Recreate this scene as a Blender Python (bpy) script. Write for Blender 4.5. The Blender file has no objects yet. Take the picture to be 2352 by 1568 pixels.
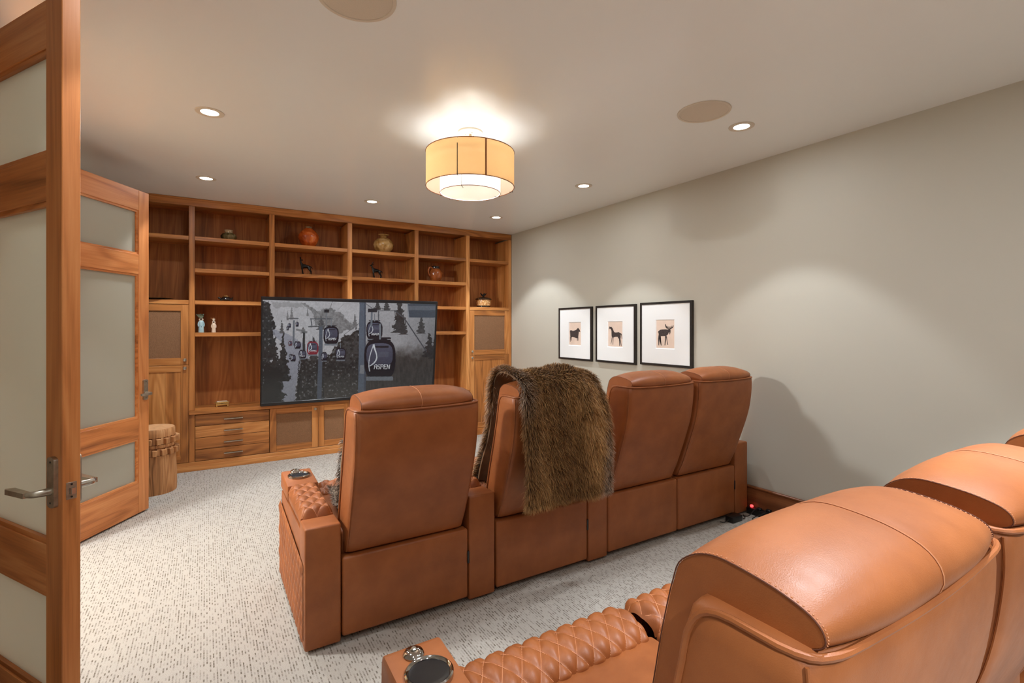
import bpy, bmesh, math, random
import numpy as np
from mathutils import Vector, Matrix, noise as mnoise

random.seed(7)
rng = np.random.default_rng(11)
SC = bpy.context.scene
COL = SC.collection
PI = math.pi

# ------------------------------------------------------------------ camera
cam_d = bpy.data.cameras.new('camera')
cam = bpy.data.objects.new('camera', cam_d)
COL.objects.link(cam)
cam.location = (0, 0, 1.35)
cam.rotation_euler = (PI / 2, 0, -math.radians(31.67))
cam_d.sensor_width = 36.0
cam_d.lens = 1141.0 / 2352.0 * 36.0
cam_d.shift_y = -33.0 / 2352.0
cam_d.clip_start = 0.02
SC.camera = cam

# ------------------------------------------------------------------ world, exposure
W = bpy.data.worlds.new('world')
SC.world = W
W.use_nodes = True
W.node_tree.nodes['Background'].inputs[0].default_value = (1.0, 0.93, 0.85, 1)
W.node_tree.nodes['Background'].inputs[1].default_value = 0.05
SC.view_settings.view_transform = 'Standard'
SC.view_settings.look = 'None'
SC.view_settings.exposure = 0.26
SC.view_settings.gamma = 1.0
SC.view_settings.use_curve_mapping = False
SC.cycles.max_bounces = 9
SC.cycles.diffuse_bounces = 5
SC.cycles.adaptive_threshold = 0.03
SC.cycles.transmission_bounces = 8
SC.cycles.sample_clamp_indirect = 6.0

DOWN_W = 41.0        # narrow beam of each recessed lamp
GLOW_W = 3.0        # wide glow of each recessed lamp
PEND_W = 1.05         # each pendant bulb, bare
PEND_D = 4.8        # each pendant bulb, thrown down and sideways below its socket
HALL_W = 220.0
WARM = (0.94, 1.0, 1.07)
CEIL = 2.56
RX, LX = 3.412, -0.84
BY = 5.93
FY = -2.2            # wall behind the camera


# ------------------------------------------------------------------ materials
def srgb(r, g, b):
    f = lambda c: ((c / 255.0 + 0.055) / 1.055) ** 2.4 if c > 10 else c / 255.0 / 12.92
    return (f(r), f(g), f(b), 1.0)


class NT:
    def __init__(s, name):
        s.m = bpy.data.materials.new(name)
        s.m.use_nodes = True
        s.t = s.m.node_tree
        s.b = s.t.nodes['Principled BSDF']
        s.out = s.t.nodes['Material Output']

    def n(s, typ, **kw):
        x = s.t.nodes.new(typ)
        for k, v in kw.items():
            if k.startswith('i_'):
                key = k[2:]
                key = int(key) if key.isdigit() else key.replace('_', ' ')
                x.inputs[key].default_value = v
            else:
                setattr(x, k, v)
        return x

    def l(s, a, ao, b, bi):
        s.t.links.new(a.outputs[ao], b.inputs[bi])

    def ramp(s, stops):
        r = s.n('ShaderNodeValToRGB')
        e = r.color_ramp.elements
        while len(e) > 1:
            e.remove(e[-1])
        e[0].position, e[0].color = stops[0]
        for p, c in stops[1:]:
            q = e.new(p)
            q.color = c
        return r

    def bump(s, src, so, strength, dist):
        b = s.n('ShaderNodeBump', i_Strength=strength, i_Distance=dist)
        s.l(src, so, b, 'Height')
        s.l(b, 'Normal', s.b, 'Normal')
        return b


def plain(name, col, rough=0.5, metal=0.0, spec=0.5, var=0.0, scale=20.0, bump=0.0):
    k = NT(name)
    k.b.inputs['Roughness'].default_value = rough
    k.b.inputs['Metallic'].default_value = metal
    k.b.inputs['Specular IOR Level'].default_value = spec
    tc = k.n('ShaderNodeTexCoord')
    nz = k.n('ShaderNodeTexNoise', i_Scale=scale, i_Detail=4.0)
    k.l(tc, 'Object', nz, 'Vector')
    a = tuple(max(0, c * (1 - var)) for c in col[:3]) + (1,)
    b = tuple(min(1, c * (1 + var)) for c in col[:3]) + (1,)
    r = k.ramp([(0.3, a), (0.7, b)])
    k.l(nz, 'Fac', r, 'Fac')
    k.l(r, 'Color', k.b, 'Base Color')
    if bump:
        k.bump(nz, 'Fac', bump, 0.004)
    return k.m


def wood(name, axis, dark, mid, light, rough=0.38, tone=0.16, seed=0.0, freq=1.0):
    k = NT(name)
    tc = k.n('ShaderNodeTexCoord')
    oi = k.n('ShaderNodeObjectInfo')
    mul = k.n('ShaderNodeVectorMath', operation='SCALE')
    mul.inputs[0].default_value = (31.0 + seed, 17.0, 23.0)
    k.l(oi, 'Random', mul, 'Scale')
    add = k.n('ShaderNodeVectorMath', operation='ADD')
    k.l(tc, 'Object', add, 0)
    k.l(mul, 0, add, 1)
    mp = k.n('ShaderNodeMapping')
    s = [1.0, 1.0, 1.0]
    s[axis] = 0.10
    mp.inputs['Scale'].default_value = s
    k.l(add, 0, mp, 'Vector')
    n1 = k.n('ShaderNodeTexNoise', i_Scale=5.5 * freq, i_Detail=2.0, i_Roughness=0.45, i_Distortion=0.6)
    k.l(mp, 'Vector', n1, 'Vector')
    m1 = k.n('ShaderNodeMath', operation='MULTIPLY')
    m1.inputs[1].default_value = 62.0
    k.l(n1, 'Fac', m1, 0)
    sn = k.n('ShaderNodeMath', operation='SINE')
    k.l(m1, 0, sn, 0)
    mp2 = k.n('ShaderNodeMapping')
    s2 = [1.0, 1.0, 1.0]
    s2[axis] = 0.03
    mp2.inputs['Scale'].default_value = s2
    k.l(add, 0, mp2, 'Vector')
    n2 = k.n('ShaderNodeTexNoise', i_Scale=130.0, i_Detail=3.0, i_Roughness=0.6)
    k.l(mp2, 'Vector', n2, 'Vector')
    n3 = k.n('ShaderNodeTexNoise', i_Scale=9.0, i_Detail=2.0)
    k.l(mp2, 'Vector', n3, 'Vector')
    # fac = .5 + .14*sin + .5*(n2-.5) + .9*(n3-.5)+tone
    a1 = k.n('ShaderNodeMath', operation='MULTIPLY_ADD')
    a1.inputs[1].default_value = 0.11
    a1.inputs[2].default_value = -0.2
    k.l(sn, 0, a1, 0)
    a2 = k.n('ShaderNodeMath', operation='MULTIPLY_ADD')
    a2.inputs[1].default_value = 0.5
    k.l(n2, 'Fac', a2, 0)
    k.l(a1, 0, a2, 2)
    a3 = k.n('ShaderNodeMath', operation='MULTIPLY_ADD')
    a3.inputs[1].default_value = 0.9
    k.l(n3, 'Fac', a3, 0)
    k.l(a2, 0, a3, 2)
    a4 = k.n('ShaderNodeMath', operation='MULTIPLY_ADD')
    a4.inputs[1].default_value = tone * 2
    k.l(oi, 'Random', a4, 0)
    k.l(a3, 0, a4, 2)
    a5 = k.n('ShaderNodeMath', operation='SUBTRACT')
    a5.inputs[1].default_value = tone
    k.l(a4, 0, a5, 0)
    r = k.ramp([(0.12, dark), (0.5, mid), (0.92, light)])
    k.l(a5, 0, r, 'Fac')
    k.l(r, 'Color', k.b, 'Base Color')
    k.b.inputs['Roughness'].default_value = rough
    k.b.inputs['Specular IOR Level'].default_value = 0.45
    k.bump(n2, 'Fac', 0.06, 0.002)
    return k.m


WD, WM, WL = srgb(122, 72, 32), srgb(184, 117, 58), srgb(220, 156, 92)
wood_x = wood('walnut grain lengthwise', 0, WD, WM, WL)
wood_y = wood('walnut grain deep', 1, WD, WM, WL)
wood_z = wood('walnut grain upright', 2, WD, WM, WL)
WOOD = {'x': wood_x, 'y': wood_y, 'z': wood_z}
back_wood = wood('walnut veneer back', 2, srgb(112, 64, 26), srgb(166, 100, 46), srgb(198, 130, 68), rough=0.62, tone=0.08)
door_x = wood('door timber across', 0, srgb(136, 76, 34), srgb(200, 124, 66), srgb(228, 160, 100), tone=0.08, freq=0.9)
door_z = wood('door timber upright', 2, srgb(136, 76, 34), srgb(196, 121, 64), srgb(222, 152, 92), tone=0.05, freq=0.8)
base_wood = wood('baseboard timber', 1, srgb(70, 36, 18), srgb(118, 68, 38), srgb(150, 92, 54))
log_wood = wood('weathered log', 2, srgb(112, 70, 38), srgb(184, 128, 78), srgb(214, 166, 116), rough=0.7, freq=1.6)
log_end = plain('sawn log end', srgb(205, 155, 108), 0.7, var=0.15, scale=30)


def wallpaint(name, col, rough=0.55, spec=0.35):
    k = NT(name)
    tc = k.n('ShaderNodeTexCoord')
    nz = k.n('ShaderNodeTexNoise', i_Scale=260.0, i_Detail=2.0)
    k.l(tc, 'Object', nz, 'Vector')
    n2 = k.n('ShaderNodeTexNoise', i_Scale=1.3, i_Detail=2.0)
    k.l(tc, 'Object', n2, 'Vector')
    r = k.ramp([(0.3, tuple(c * 0.975 for c in col[:3]) + (1,)), (0.7, col)])
    k.l(n2, 'Fac', r, 'Fac')
    k.l(r, 'Color', k.b, 'Base Color')
    k.b.inputs['Roughness'].default_value = rough
    k.b.inputs['Specular IOR Level'].default_value = spec
    k.bump(nz, 'Fac', 0.03, 0.002)
    return k.m


wall_m = wallpaint('wall paint', srgb(191, 186, 172))
ceil_m = wallpaint('ceiling paint', srgb(242, 244, 242), 0.27, 0.75)
hall_m = wallpaint('hall paint', srgb(222, 208, 180))


def carpet_mat():
    k = NT('loop carpet')
    tc = k.n('ShaderNodeTexCoord')
    mp = k.n('ShaderNodeMapping')
    mp.inputs['Scale'].default_value = (1 / 0.0113, 1 / 0.017, 1)
    k.l(tc, 'Object', mp, 'Vector')
    sp = k.n('ShaderNodeSeparateXYZ')
    k.l(mp, 'Vector', sp, 0)
    fx = k.n('ShaderNodeMath', operation='FLOOR')
    k.l(sp, 'X', fx, 0)
    # per column offset
    wn0 = k.n('ShaderNodeTexWhiteNoise', noise_dimensions='1D')
    k.l(fx, 0, wn0, 'W')
    ay = k.n('ShaderNodeMath', operation='ADD')
    k.l(sp, 'Y', ay, 0)
    k.l(wn0, 'Value', ay, 1)
    fy = k.n('ShaderNodeMath', operation='FLOOR')
    k.l(ay, 0, fy, 0)
    cb = k.n('ShaderNodeCombineXYZ')
    k.l(fx, 0, cb, 0)
    k.l(fy, 0, cb, 1)
    wn = k.n('ShaderNodeTexWhiteNoise', noise_dimensions='2D')
    k.l(cb, 0, wn, 'Vector')
    # loops within a cell
    big = k.n('ShaderNodeTexNoise', i_Scale=1.1, i_Detail=3.0)
    k.l(tc, 'Object', big, 'Vector')
    sm = k.n('ShaderNodeMath', operation='MULTIPLY_ADD')
    sm.inputs[1].default_value = 0.25
    k.l(big, 'Fac', sm, 0)
    k.l(wn, 'Value', sm, 2)
    gx = k.n('ShaderNodeMath', operation='FRACT')
    k.l(sp, 'X', gx, 0)
    cx = k.n('ShaderNodeMath', operation='COMPARE')
    cx.inputs[1].default_value = 0.5
    cx.inputs[2].default_value = 0.22
    k.l(gx, 0, cx, 0)
    gy = k.n('ShaderNodeMath', operation='FRACT')
    k.l(ay, 0, gy, 0)
    cy = k.n('ShaderNodeMath', operation='COMPARE')
    cy.inputs[1].default_value = 0.5
    cy.inputs[2].default_value = 0.44
    k.l(gy, 0, cy, 0)
    mk = k.n('ShaderNodeMath', operation='MULTIPLY')
    k.l(cx, 0, mk, 0)
    k.l(cy, 0, mk, 1)
    th = k.n('ShaderNodeMapRange')
    th.inputs['From Min'].default_value = 0.42
    th.inputs['From Max'].default_value = 1.12
    k.l(sm, 0, th, 'Value')
    mk2 = k.n('ShaderNodeMath', operation='MULTIPLY')
    k.l(mk, 0, mk2, 0)
    k.l(th, 0, mk2, 1)
    fine = k.n('ShaderNodeTexNoise', i_Scale=420.0, i_Detail=2.0)
    k.l(tc, 'Object', fine, 'Vector')
    r1 = k.ramp([(0.3, srgb(164, 157, 147)), (0.7, srgb(190, 183, 173))])
    k.l(fine, 'Fac', r1, 'Fac')
    r2 = k.ramp([(0.3, srgb(98, 89, 78)), (0.7, srgb(124, 114, 102))])
    k.l(fine, 'Fac', r2, 'Fac')
    mx = k.n('ShaderNodeMix', data_type='RGBA')
    k.l(mk2, 0, mx, 'Factor')
    k.t.links.new(r1.outputs['Color'], mx.inputs[6])
    k.t.links.new(r2.outputs['Color'], mx.inputs[7])
    k.t.links.new(mx.outputs[2], k.b.inputs['Base Color'])
    k.b.inputs['Roughness'].default_value = 0.95
    k.b.inputs['Specular IOR Level'].default_value = 0.1
    hs = k.n('ShaderNodeMath', operation='MULTIPLY_ADD')
    hs.inputs[1].default_value = -0.5
    k.l(mk2, 0, hs, 0)
    k.l(fine, 'Fac', hs, 2)
    k.bump(hs, 0, 0.5, 0.004)
    return k.m


carpet = carpet_mat()


def leather_mat(name, c0, c1, rough=0.4):
    k = NT(name)
    tc = k.n('ShaderNodeTexCoord')
    n1 = k.n('ShaderNodeTexNoise', i_Scale=7.0, i_Detail=4.0, i_Roughness=0.55)
    k.l(tc, 'Object', n1, 'Vector')
    r = k.ramp([(0.3, c0), (0.7, c1)])
    k.l(n1, 'Fac', r, 'Fac')
    k.l(r, 'Color', k.b, 'Base Color')
    vo = k.n('ShaderNodeTexVoronoi', i_Scale=620.0)
    k.l(tc, 'Object', vo, 'Vector')
    n2 = k.n('ShaderNodeTexNoise', i_Scale=55.0, i_Detail=3.0)
    k.l(tc, 'Object', n2, 'Vector')
    ad = k.n('ShaderNodeMath', operation='MULTIPLY_ADD')
    ad.inputs[1].default_value = 0.35
    k.l(vo, 'Distance', ad, 0)
    k.l(n2, 'Fac', ad, 2)
    k.bump(ad, 0, 0.10, 0.004)
    rr = k.n('ShaderNodeMapRange')
    rr.inputs['To Min'].default_value = rough - 0.05
    rr.inputs['To Max'].default_value = rough + 0.08
    k.l(n2, 'Fac', rr, 'Value')
    k.l(rr, 0, k.b, 'Roughness')
    k.b.inputs['Specular IOR Level'].default_value = 0.48
    return k.m


leather = leather_mat('tan leather', srgb(142, 79, 38), srgb(166, 97, 50), 0.46)
thread_m = plain('stitching thread', srgb(208, 142, 100), 0.6)
dark_seam = plain('dark seam', srgb(96, 50, 28), 0.6)
chrome = plain('polished chrome', srgb(170, 165, 160), 0.09, 1.0)
black_pl = plain('black plastic', srgb(22, 21, 21), 0.35)
cup_dark = plain('dark cup well', srgb(14, 14, 18), 0.2)
pewter = plain('aged pewter', srgb(178, 168, 152), 0.40, 1.0, var=0.15, scale=60)
steel = plain('brushed steel', srgb(186, 182, 172), 0.25, 1.0)
frame_black = plain('black frame', srgb(38, 32, 28), 0.4, var=0.3, scale=50)
tv_black = plain('tv bezel', srgb(24, 23, 25), 0.32)
mat_white = plain('mat board', srgb(238, 238, 236), 0.8)
mat_core = plain('mat bevel', srgb(250, 250, 250), 0.8)
print_bg = plain('print paper', srgb(226, 202, 184), 0.7, var=0.06, scale=12)
ink = plain('print ink', srgb(62, 50, 46), 0.7, var=0.4, scale=90)
speaker_m = plain('speaker grille', srgb(212, 200, 182), 0.8, var=0.1, scale=500)
trim_white = plain('lamp trim', srgb(214, 202, 184), 0.5)
bronze = plain('dark bronze', srgb(30, 26, 22), 0.22, 0.6)
brass = plain('old brass', srgb(214, 180, 110), 0.28, 0.7, var=0.15, scale=80)


def cloth_panel_mat():
    k = NT('brown speaker cloth')
    tc = k.n('ShaderNodeTexCoord')
    n1 = k.n('ShaderNodeTexNoise', i_Scale=460.0, i_Detail=2.0)
    k.l(tc, 'Object', n1, 'Vector')
    r = k.ramp([(0.35, srgb(108, 75, 48)), (0.65, srgb(154, 112, 78))])
    k.l(n1, 'Fac', r, 'Fac')
    k.l(r, 'Color', k.b, 'Base Color')
    k.b.inputs['Roughness'].default_value = 0.9
    k.bump(n1, 'Fac', 0.3, 0.002)
    return k.m


cloth_m = cloth_panel_mat()


def glass_mat():
    k = NT('frosted glass')
    tr = k.n('ShaderNodeBsdfTranslucent')
    tr.inputs['Color'].default_value = srgb(238, 238, 226)
    k.b.inputs['Base Color'].default_value = srgb(212, 209, 196)
    k.b.inputs['Roughness'].default_value = 0.32
    k.b.inputs['Specular IOR Level'].default_value = 0.55
    mx = k.n('ShaderNodeMixShader')
    mx.inputs[0].default_value = 0.6
    k.l(k.b, 'BSDF', mx, 1)
    k.l(tr, 'BSDF', mx, 2)
    k.l(mx, 'Shader', k.out, 'Surface')
    return k.m


glass = glass_mat()


def shade_mat(name, tcol, dcol, f):
    k = NT(name)
    tr = k.n('ShaderNodeBsdfTranslucent')
    tr.inputs['Color'].default_value = tcol
    k.b.inputs['Base Color'].default_value = dcol
    k.b.inputs['Roughness'].default_value = 0.8
    k.b.inputs['Specular IOR Level'].default_value = 0.1
    tc = k.n('ShaderNodeTexCoord')
    nz = k.n('ShaderNodeTexNoise', i_Scale=180.0, i_Detail=2.0)
    k.l(tc, 'Object', nz, 'Vector')
    k.bump(nz, 'Fac', 0.05, 0.002)
    mx = k.n('ShaderNodeMixShader')
    mx.inputs[0].default_value = f
    k.l(k.b, 'BSDF', mx, 1)
    k.l(tr, 'BSDF', mx, 2)
    k.l(mx, 'Shader', k.out, 'Surface')
    return k.m


shade_amber = shade_mat('amber parchment shade', srgb(252, 212, 156), srgb(235, 208, 168), 0.62)
shade_white = shade_mat('white linen shade', srgb(250, 246, 238), srgb(244, 239, 230), 0.30)
shade_lining = shade_mat('white shade lining', srgb(252, 248, 240), srgb(246, 240, 230), 0.55)
shade_strap = plain('shade strap', srgb(150, 84, 38), 0.5)


def emit(name, col, s):
    k = NT(name)
    k.b.inputs['Base Color'].default_value = (0.8, 0.8, 0.8, 1)
    k.b.inputs['Emission Color'].default_value = col
    k.b.inputs['Emission Strength'].default_value = s
    return k.m


lens_m = emit('lamp lens', (1.0, 0.95, 0.86, 1), 6.0)
bulb_m = emit('bulb', (1.0, 0.9, 0.75, 1), 6.0)
red_led = emit('red indicator', (0.8, 0.02, 0.03, 1), 1.2)


def attr_mat(name, attr, rough, emission=0.0, spec=0.3):
    k = NT(name)
    a = k.n('ShaderNodeAttribute', attribute_name=attr)
    if emission:
        k.b.inputs['Base Color'].default_value = (0.006, 0.006, 0.007, 1)
        k.l(a, 'Color', k.b, 'Emission Color')
        k.b.inputs['Emission Strength'].default_value = emission
    else:
        k.l(a, 'Color', k.b, 'Base Color')
    k.b.inputs['Roughness'].default_value = rough
    k.b.inputs['Specular IOR Level'].default_value = spec
    return k.m


screen_m = attr_mat('lit screen', 'picture', 0.18, 0.54, 0.5)
fur_m = attr_mat('fur strands', 'strand', 0.55, 0.0, 0.35)
pelt_m = plain('pelt backing', srgb(104, 76, 50), 0.9, var=0.3, scale=14)
pale_pelt = plain('pale pelt backing', srgb(150, 132, 112), 0.9, var=0.2, scale=14)


def glaze(name, stops, scale=9.0, rough=0.18, zs=1.0):
    k = NT(name)
    tc = k.n('ShaderNodeTexCoord')
    mp = k.n('ShaderNodeMapping')
    mp.inputs['Scale'].default_value = (1, 1, zs)
    k.l(tc, 'Object', mp, 'Vector')
    nz = k.n('ShaderNodeTexNoise', i_Scale=scale, i_Detail=5.0, i_Distortion=0.8)
    k.l(mp, 'Vector', nz, 'Vector')
    r = k.ramp(stops)
    k.l(nz, 'Fac', r, 'Fac')
    k.l(r, 'Color', k.b, 'Base Color')
    k.b.inputs['Roughness'].default_value = rough
    return k.m


gl_olive = glaze('olive drip glaze', [(0.35, srgb(40, 36, 22)), (0.55, srgb(110, 96, 60)), (0.75, srgb(176, 150, 110))], 16, zs=0.4)
gl_olive_top = glaze('tan glaze', [(0.3, srgb(150, 120, 84)), (0.7, srgb(200, 170, 132))], 30)
gl_rust = glaze('rust glaze', [(0.3, srgb(128, 48, 16)), (0.55, srgb(196, 92, 34)), (0.75, srgb(226, 138, 70))], 12)
gl_grey = glaze('grey glaze', [(0.3, srgb(96, 84, 60)), (0.7, srgb(150, 132, 100))], 30)
gl_tan = glaze('mottled tan glaze', [(0.3, srgb(112, 74, 30)), (0.5, srgb(178, 136, 78)), (0.75, srgb(206, 172, 118))], 14)
gl_brown = glaze('brown jug glaze', [(0.3, srgb(120, 60, 24)), (0.7, srgb(176, 98, 48))], 10)
gl_black = glaze('black glaze', [(0.3, srgb(16, 13, 12)), (0.7, srgb(46, 36, 30))], 24)
gl_blue = glaze('pale blue glaze', [(0.3, srgb(150, 190, 200)), (0.7, srgb(196, 222, 222))], 20)
gl_cream = glaze('cream glaze', [(0.3, srgb(226, 204, 176)), (0.7, srgb(244, 230, 210))], 20)
gl_green = glaze('sea green glaze', [(0.3, srgb(96, 150, 136)), (0.6, srgb(176, 210, 190)), (0.8, srgb(236, 236, 220))], 40)
gl_flower = glaze('flower band glaze', [(0.35, srgb(176, 96, 40)), (0.5, srgb(228, 176, 112)), (0.7, srgb(246, 214, 166))], 55)
gl_dark = glaze('dark rim glaze', [(0.3, srgb(34, 24, 16)), (0.7, srgb(70, 50, 34))], 50)


# ------------------------------------------------------------------ mesh helpers
def B():
    return bmesh.new()


def box(bm, x0, x1, y0, y1, z0, z1, r=0.0, seg=1):
    if x1 < x0: x0, x1 = x1, x0
    if y1 < y0: y0, y1 = y1, y0
    if z1 < z0: z0, z1 = z1, z0
    ret = bmesh.ops.create_cube(bm, size=1.0)
    vs = ret['verts']
    for v in vs:
        v.co = Vector((x0 + (v.co.x + 0.5) * (x1 - x0), y0 + (v.co.y + 0.5) * (y1 - y0), z0 + (v.co.z + 0.5) * (z1 - z0)))
    if r > 0:
        es = list({e for v in vs for e in v.link_edges})
        bmesh.ops.bevel(bm, geom=es, offset=r, segments=seg, profile=0.5, affect='EDGES', clamp_overlap=True)
    return bm


def bx(x0, x1, y0, y1, z0, z1, r=0.0, seg=1):
    return box(B(), x0, x1, y0, y1, z0, z1, r, seg)


def rings(bm, rs, cap=True, closed=True, loop=False):
    vv = [[bm.verts.new(p) for p in r] for r in rs]
    n = len(vv[0])
    m = len(vv)
    for i in range(m if loop else m - 1):
        a, b = vv[i], vv[(i + 1) % m]
        for j in range(n if closed else n - 1):
            k = (j + 1) % n
            try:
                bm.faces.new((a[j], a[k], b[k], b[j]))
            except ValueError:
                pass
    if cap and closed and not loop:
        bm.faces.new(list(reversed(vv[0])))
        bm.faces.new(vv[-1])
    return bm


def frame_ring(bm, o, i, d0, d1, axis):
    """one closed picture-frame ring; o, i = (u0, u1, v0, v1) outer and inner; depth d0..d1 along axis"""
    def P(u, v, d):
        return {'x': (d, u, v), 'y': (u, d, v)}[axis]
    def loop4(r, d):
        return [P(r[0], r[2], d), P(r[1], r[2], d), P(r[1], r[3], d), P(r[0], r[3], d)]
    return rings(bm, [loop4(o, d0), loop4(o, d1), loop4(i, d1), loop4(i, d0)], False, True, True)


def lathe(bm, prof, c=(0, 0, 0), n=32, cap=True, axis='z'):
    rs = []
    for r, z in prof:
        ring = []
        for i in range(n):
            a = 2 * PI * i / n
            p = (max(r, 1e-4) * math.cos(a), max(r, 1e-4) * math.sin(a), z)
            if axis == 'y':
                p = (p[0], p[2], -p[1])
            elif axis == 'x':
                p = (p[2], p[0], p[1])
            ring.append((c[0] + p[0], c[1] + p[1], c[2] + p[2]))
        rs.append(ring)
    return rings(bm, rs, cap)


def tube(bm, pts, r, n=6, closed=False, cap=True):
    P = [Vector(p) for p in pts]
    m = len(P)
    if isinstance(r, (int, float)):
        r = [r] * m
    rs = []
    up = None
    for i in range(m):
        if closed:
            t = P[(i + 1) % m] - P[i - 1]
        else:
            t = P[min(i + 1, m - 1)] - P[max(i - 1, 0)]
        if t.length < 1e-9:
            t = Vector((0, 0, 1))
        t.normalize()
        if up is None:
            up = Vector((0, 0, 1)) if abs(t.z) < 0.9 else Vector((1, 0, 0))
        s = t.cross(up)
        if s.length < 1e-6:
            s = t.orthogonal()
        s.normalize()
        up = s.cross(t).normalized()
        rs.append([P[i] + (s * math.cos(2 * PI * k / n) + up * math.sin(2 * PI * k / n)) * r[i] for k in range(n)])
    return rings(bm, rs, cap and not closed, True, closed)


def prism(bm, poly, a0, a1, axis='x'):
    """extrude a 2-D outline along an axis; outline in the two other axes in order"""
    def P(u, v, a):
        return {'x': (a, u, v), 'y': (u, a, v), 'z': (u, v, a)}[axis]
    return rings(bm, [[P(u, v, a0) for u, v in poly], [P(u, v, a1) for u, v in poly]])


def catmull(pts, k=4):
    P = [np.array(p, float) for p in pts]
    out = []
    for i in range(len(P) - 1):
        p0, p1, p2, p3 = P[max(i - 1, 0)], P[i], P[i + 1], P[min(i + 2, len(P) - 1)]
        for j in range(k):
            t = j / k
            out.append(0.5 * ((2 * p1) + (-p0 + p2) * t + (2 * p0 - 5 * p1 + 4 * p2 - p3) * t * t + (-p0 + 3 * p1 - 3 * p2 + p3) * t ** 3))
    out.append(P[-1])
    return [tuple(p) for p in out]


def to_mesh(bm, name, mat, smooth=True, ang=38, tri=False):
    if tri:
        bmesh.ops.triangulate(bm, faces=[f for f in bm.faces if len(f.verts) > 4])
    bmesh.ops.recalc_face_normals(bm, faces=bm.faces)
    me = bpy.data.meshes.new(name)
    bm.to_mesh(me)
    bm.free()
    me.materials.append(mat)
    if smooth:
        me.polygons.foreach_set('use_smooth', [True] * len(me.polygons))
        me.set_sharp_from_angle(angle=math.radians(ang))
    return me


ROOT = {}


def tag(o, label=None, cat=None, group=None, kind=None):
    if label: o['label'] = label
    if cat: o['category'] = cat
    if group: o['group'] = group
    if kind: o['kind'] = kind
    return o


def put(name, me, parent=None, loc=(0, 0, 0)):
    o = bpy.data.objects.new(name, me)
    COL.objects.link(o)
    if parent is not None:
        o.parent = parent
    o.location = loc
    if name == 'stitching':
        o['kind'] = 'stuff'
    return o


def thing(name, loc, label, cat, group=None, rz=0.0, kind=None):
    o = bpy.data.objects.new(name, None)
    o.empty_display_size = 0.05
    COL.objects.link(o)
    o.location = loc
    o.rotation_euler = (0, 0, rz)
    ROOT[o.name] = Vector(loc)
    return tag(o, label, cat, group, kind)


def rootloc(o):
    while o.parent is not None:
        o = o.parent
    return o.location.copy()


def part(name, bm, mat, parent, world=True, smooth=True, ang=38, tri=False):
    """a part under its thing; mesh given in world coordinates (world=True) for unrotated things"""
    me = to_mesh(bm, name, mat, smooth, ang, tri)
    if world:
        me.transform(Matrix.Translation(-rootloc(parent)))
    return put(name, me, parent)


def solo(name, bm, mat, label, cat, group=None, kind=None, smooth=True):
    """thing of one mesh, in world coordinates; origin moved to its base"""
    me = to_mesh(bm, name, mat, smooth)
    co = np.array([v.co for v in me.vertices])
    c = (co.min(0) + co.max(0)) / 2
    c[2] = co[:, 2].min()
    me.transform(Matrix.Translation(-Vector(c)))
    o = put(name, me, None, tuple(c))
    return tag(o, label, cat, group, kind)


# ------------------------------------------------------------------ room
def struct(name, bm, mat, label, cat, parent=None):
    return tag(put(name, to_mesh(bm, name, mat, False), parent), label, cat, None, 'structure')


struct('floor', bx(LX - 0.2, RX + 0.12, FY - 0.1, BY + 0.1, -0.1, 0), carpet, 'beige loop carpet with short dark dashes', 'floor')
struct('ceiling', bx(LX - 0.14, RX + 0.12, FY - 0.1, BY + 0.1, CEIL, CEIL + 0.12), ceil_m, 'smooth warm beige painted ceiling', 'ceiling')
struct('wall_right', bx(RX, RX + 0.12, FY, BY, 0, CEIL), wall_m, 'plain greige wall carrying the three framed animal prints', 'wall')
struct('wall_back', bx(LX - 0.14, RX + 0.12, BY, BY + 0.12, 0, CEIL), wall_m, 'greige wall behind the built-in shelving', 'wall')
struct('wall_front', bx(LX - 0.14, RX + 0.12, FY - 0.12, FY, 0, CEIL), wall_m, 'greige wall closing the room opposite the television', 'wall')
OY0, OY1, OZ = 2.515, 3.947, 2.345
bm = B()
box(bm, LX - 0.14, LX, FY, OY0 - 0.03, 0, CEIL)
box(bm, LX - 0.14, LX, OY1 + 0.03, BY, 0, CEIL)
box(bm, LX - 0.14, LX, OY0 - 0.03, OY1 + 0.03, OZ + 0.03, CEIL)
struct('wall_left', bm, wall_m, 'greige wall with the double doorway', 'wall')
# doorway lining and casing
bm = B()
box(bm, LX - 0.14, -0.750, OY0 - 0.03, OY0, 0, OZ)
box(bm, LX - 0.14, -0.750, OY1, OY1 + 0.03, 0, OZ)
box(bm, LX - 0.14, -0.750, OY0 - 0.03, OY1 + 0.03, OZ, OZ + 0.03)
struct('trim_1', bm, door_z, 'timber lining of the double doorway', 'door frame')
bm = B()
box(bm, LX, LX + 0.014, OY0 - 0.13, OY0 - 0.03, 0, OZ + 0.09)
box(bm, LX, LX + 0.014, OY1 + 0.03, OY1 + 0.13, 0, OZ + 0.09)
box(bm, LX, LX + 0.014, OY0 - 0.03, OY1 + 0.03, OZ + 0.03, OZ + 0.09)
struct('trim_2', bm, door_z, 'timber casing around the double doorway', 'door frame')
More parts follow.
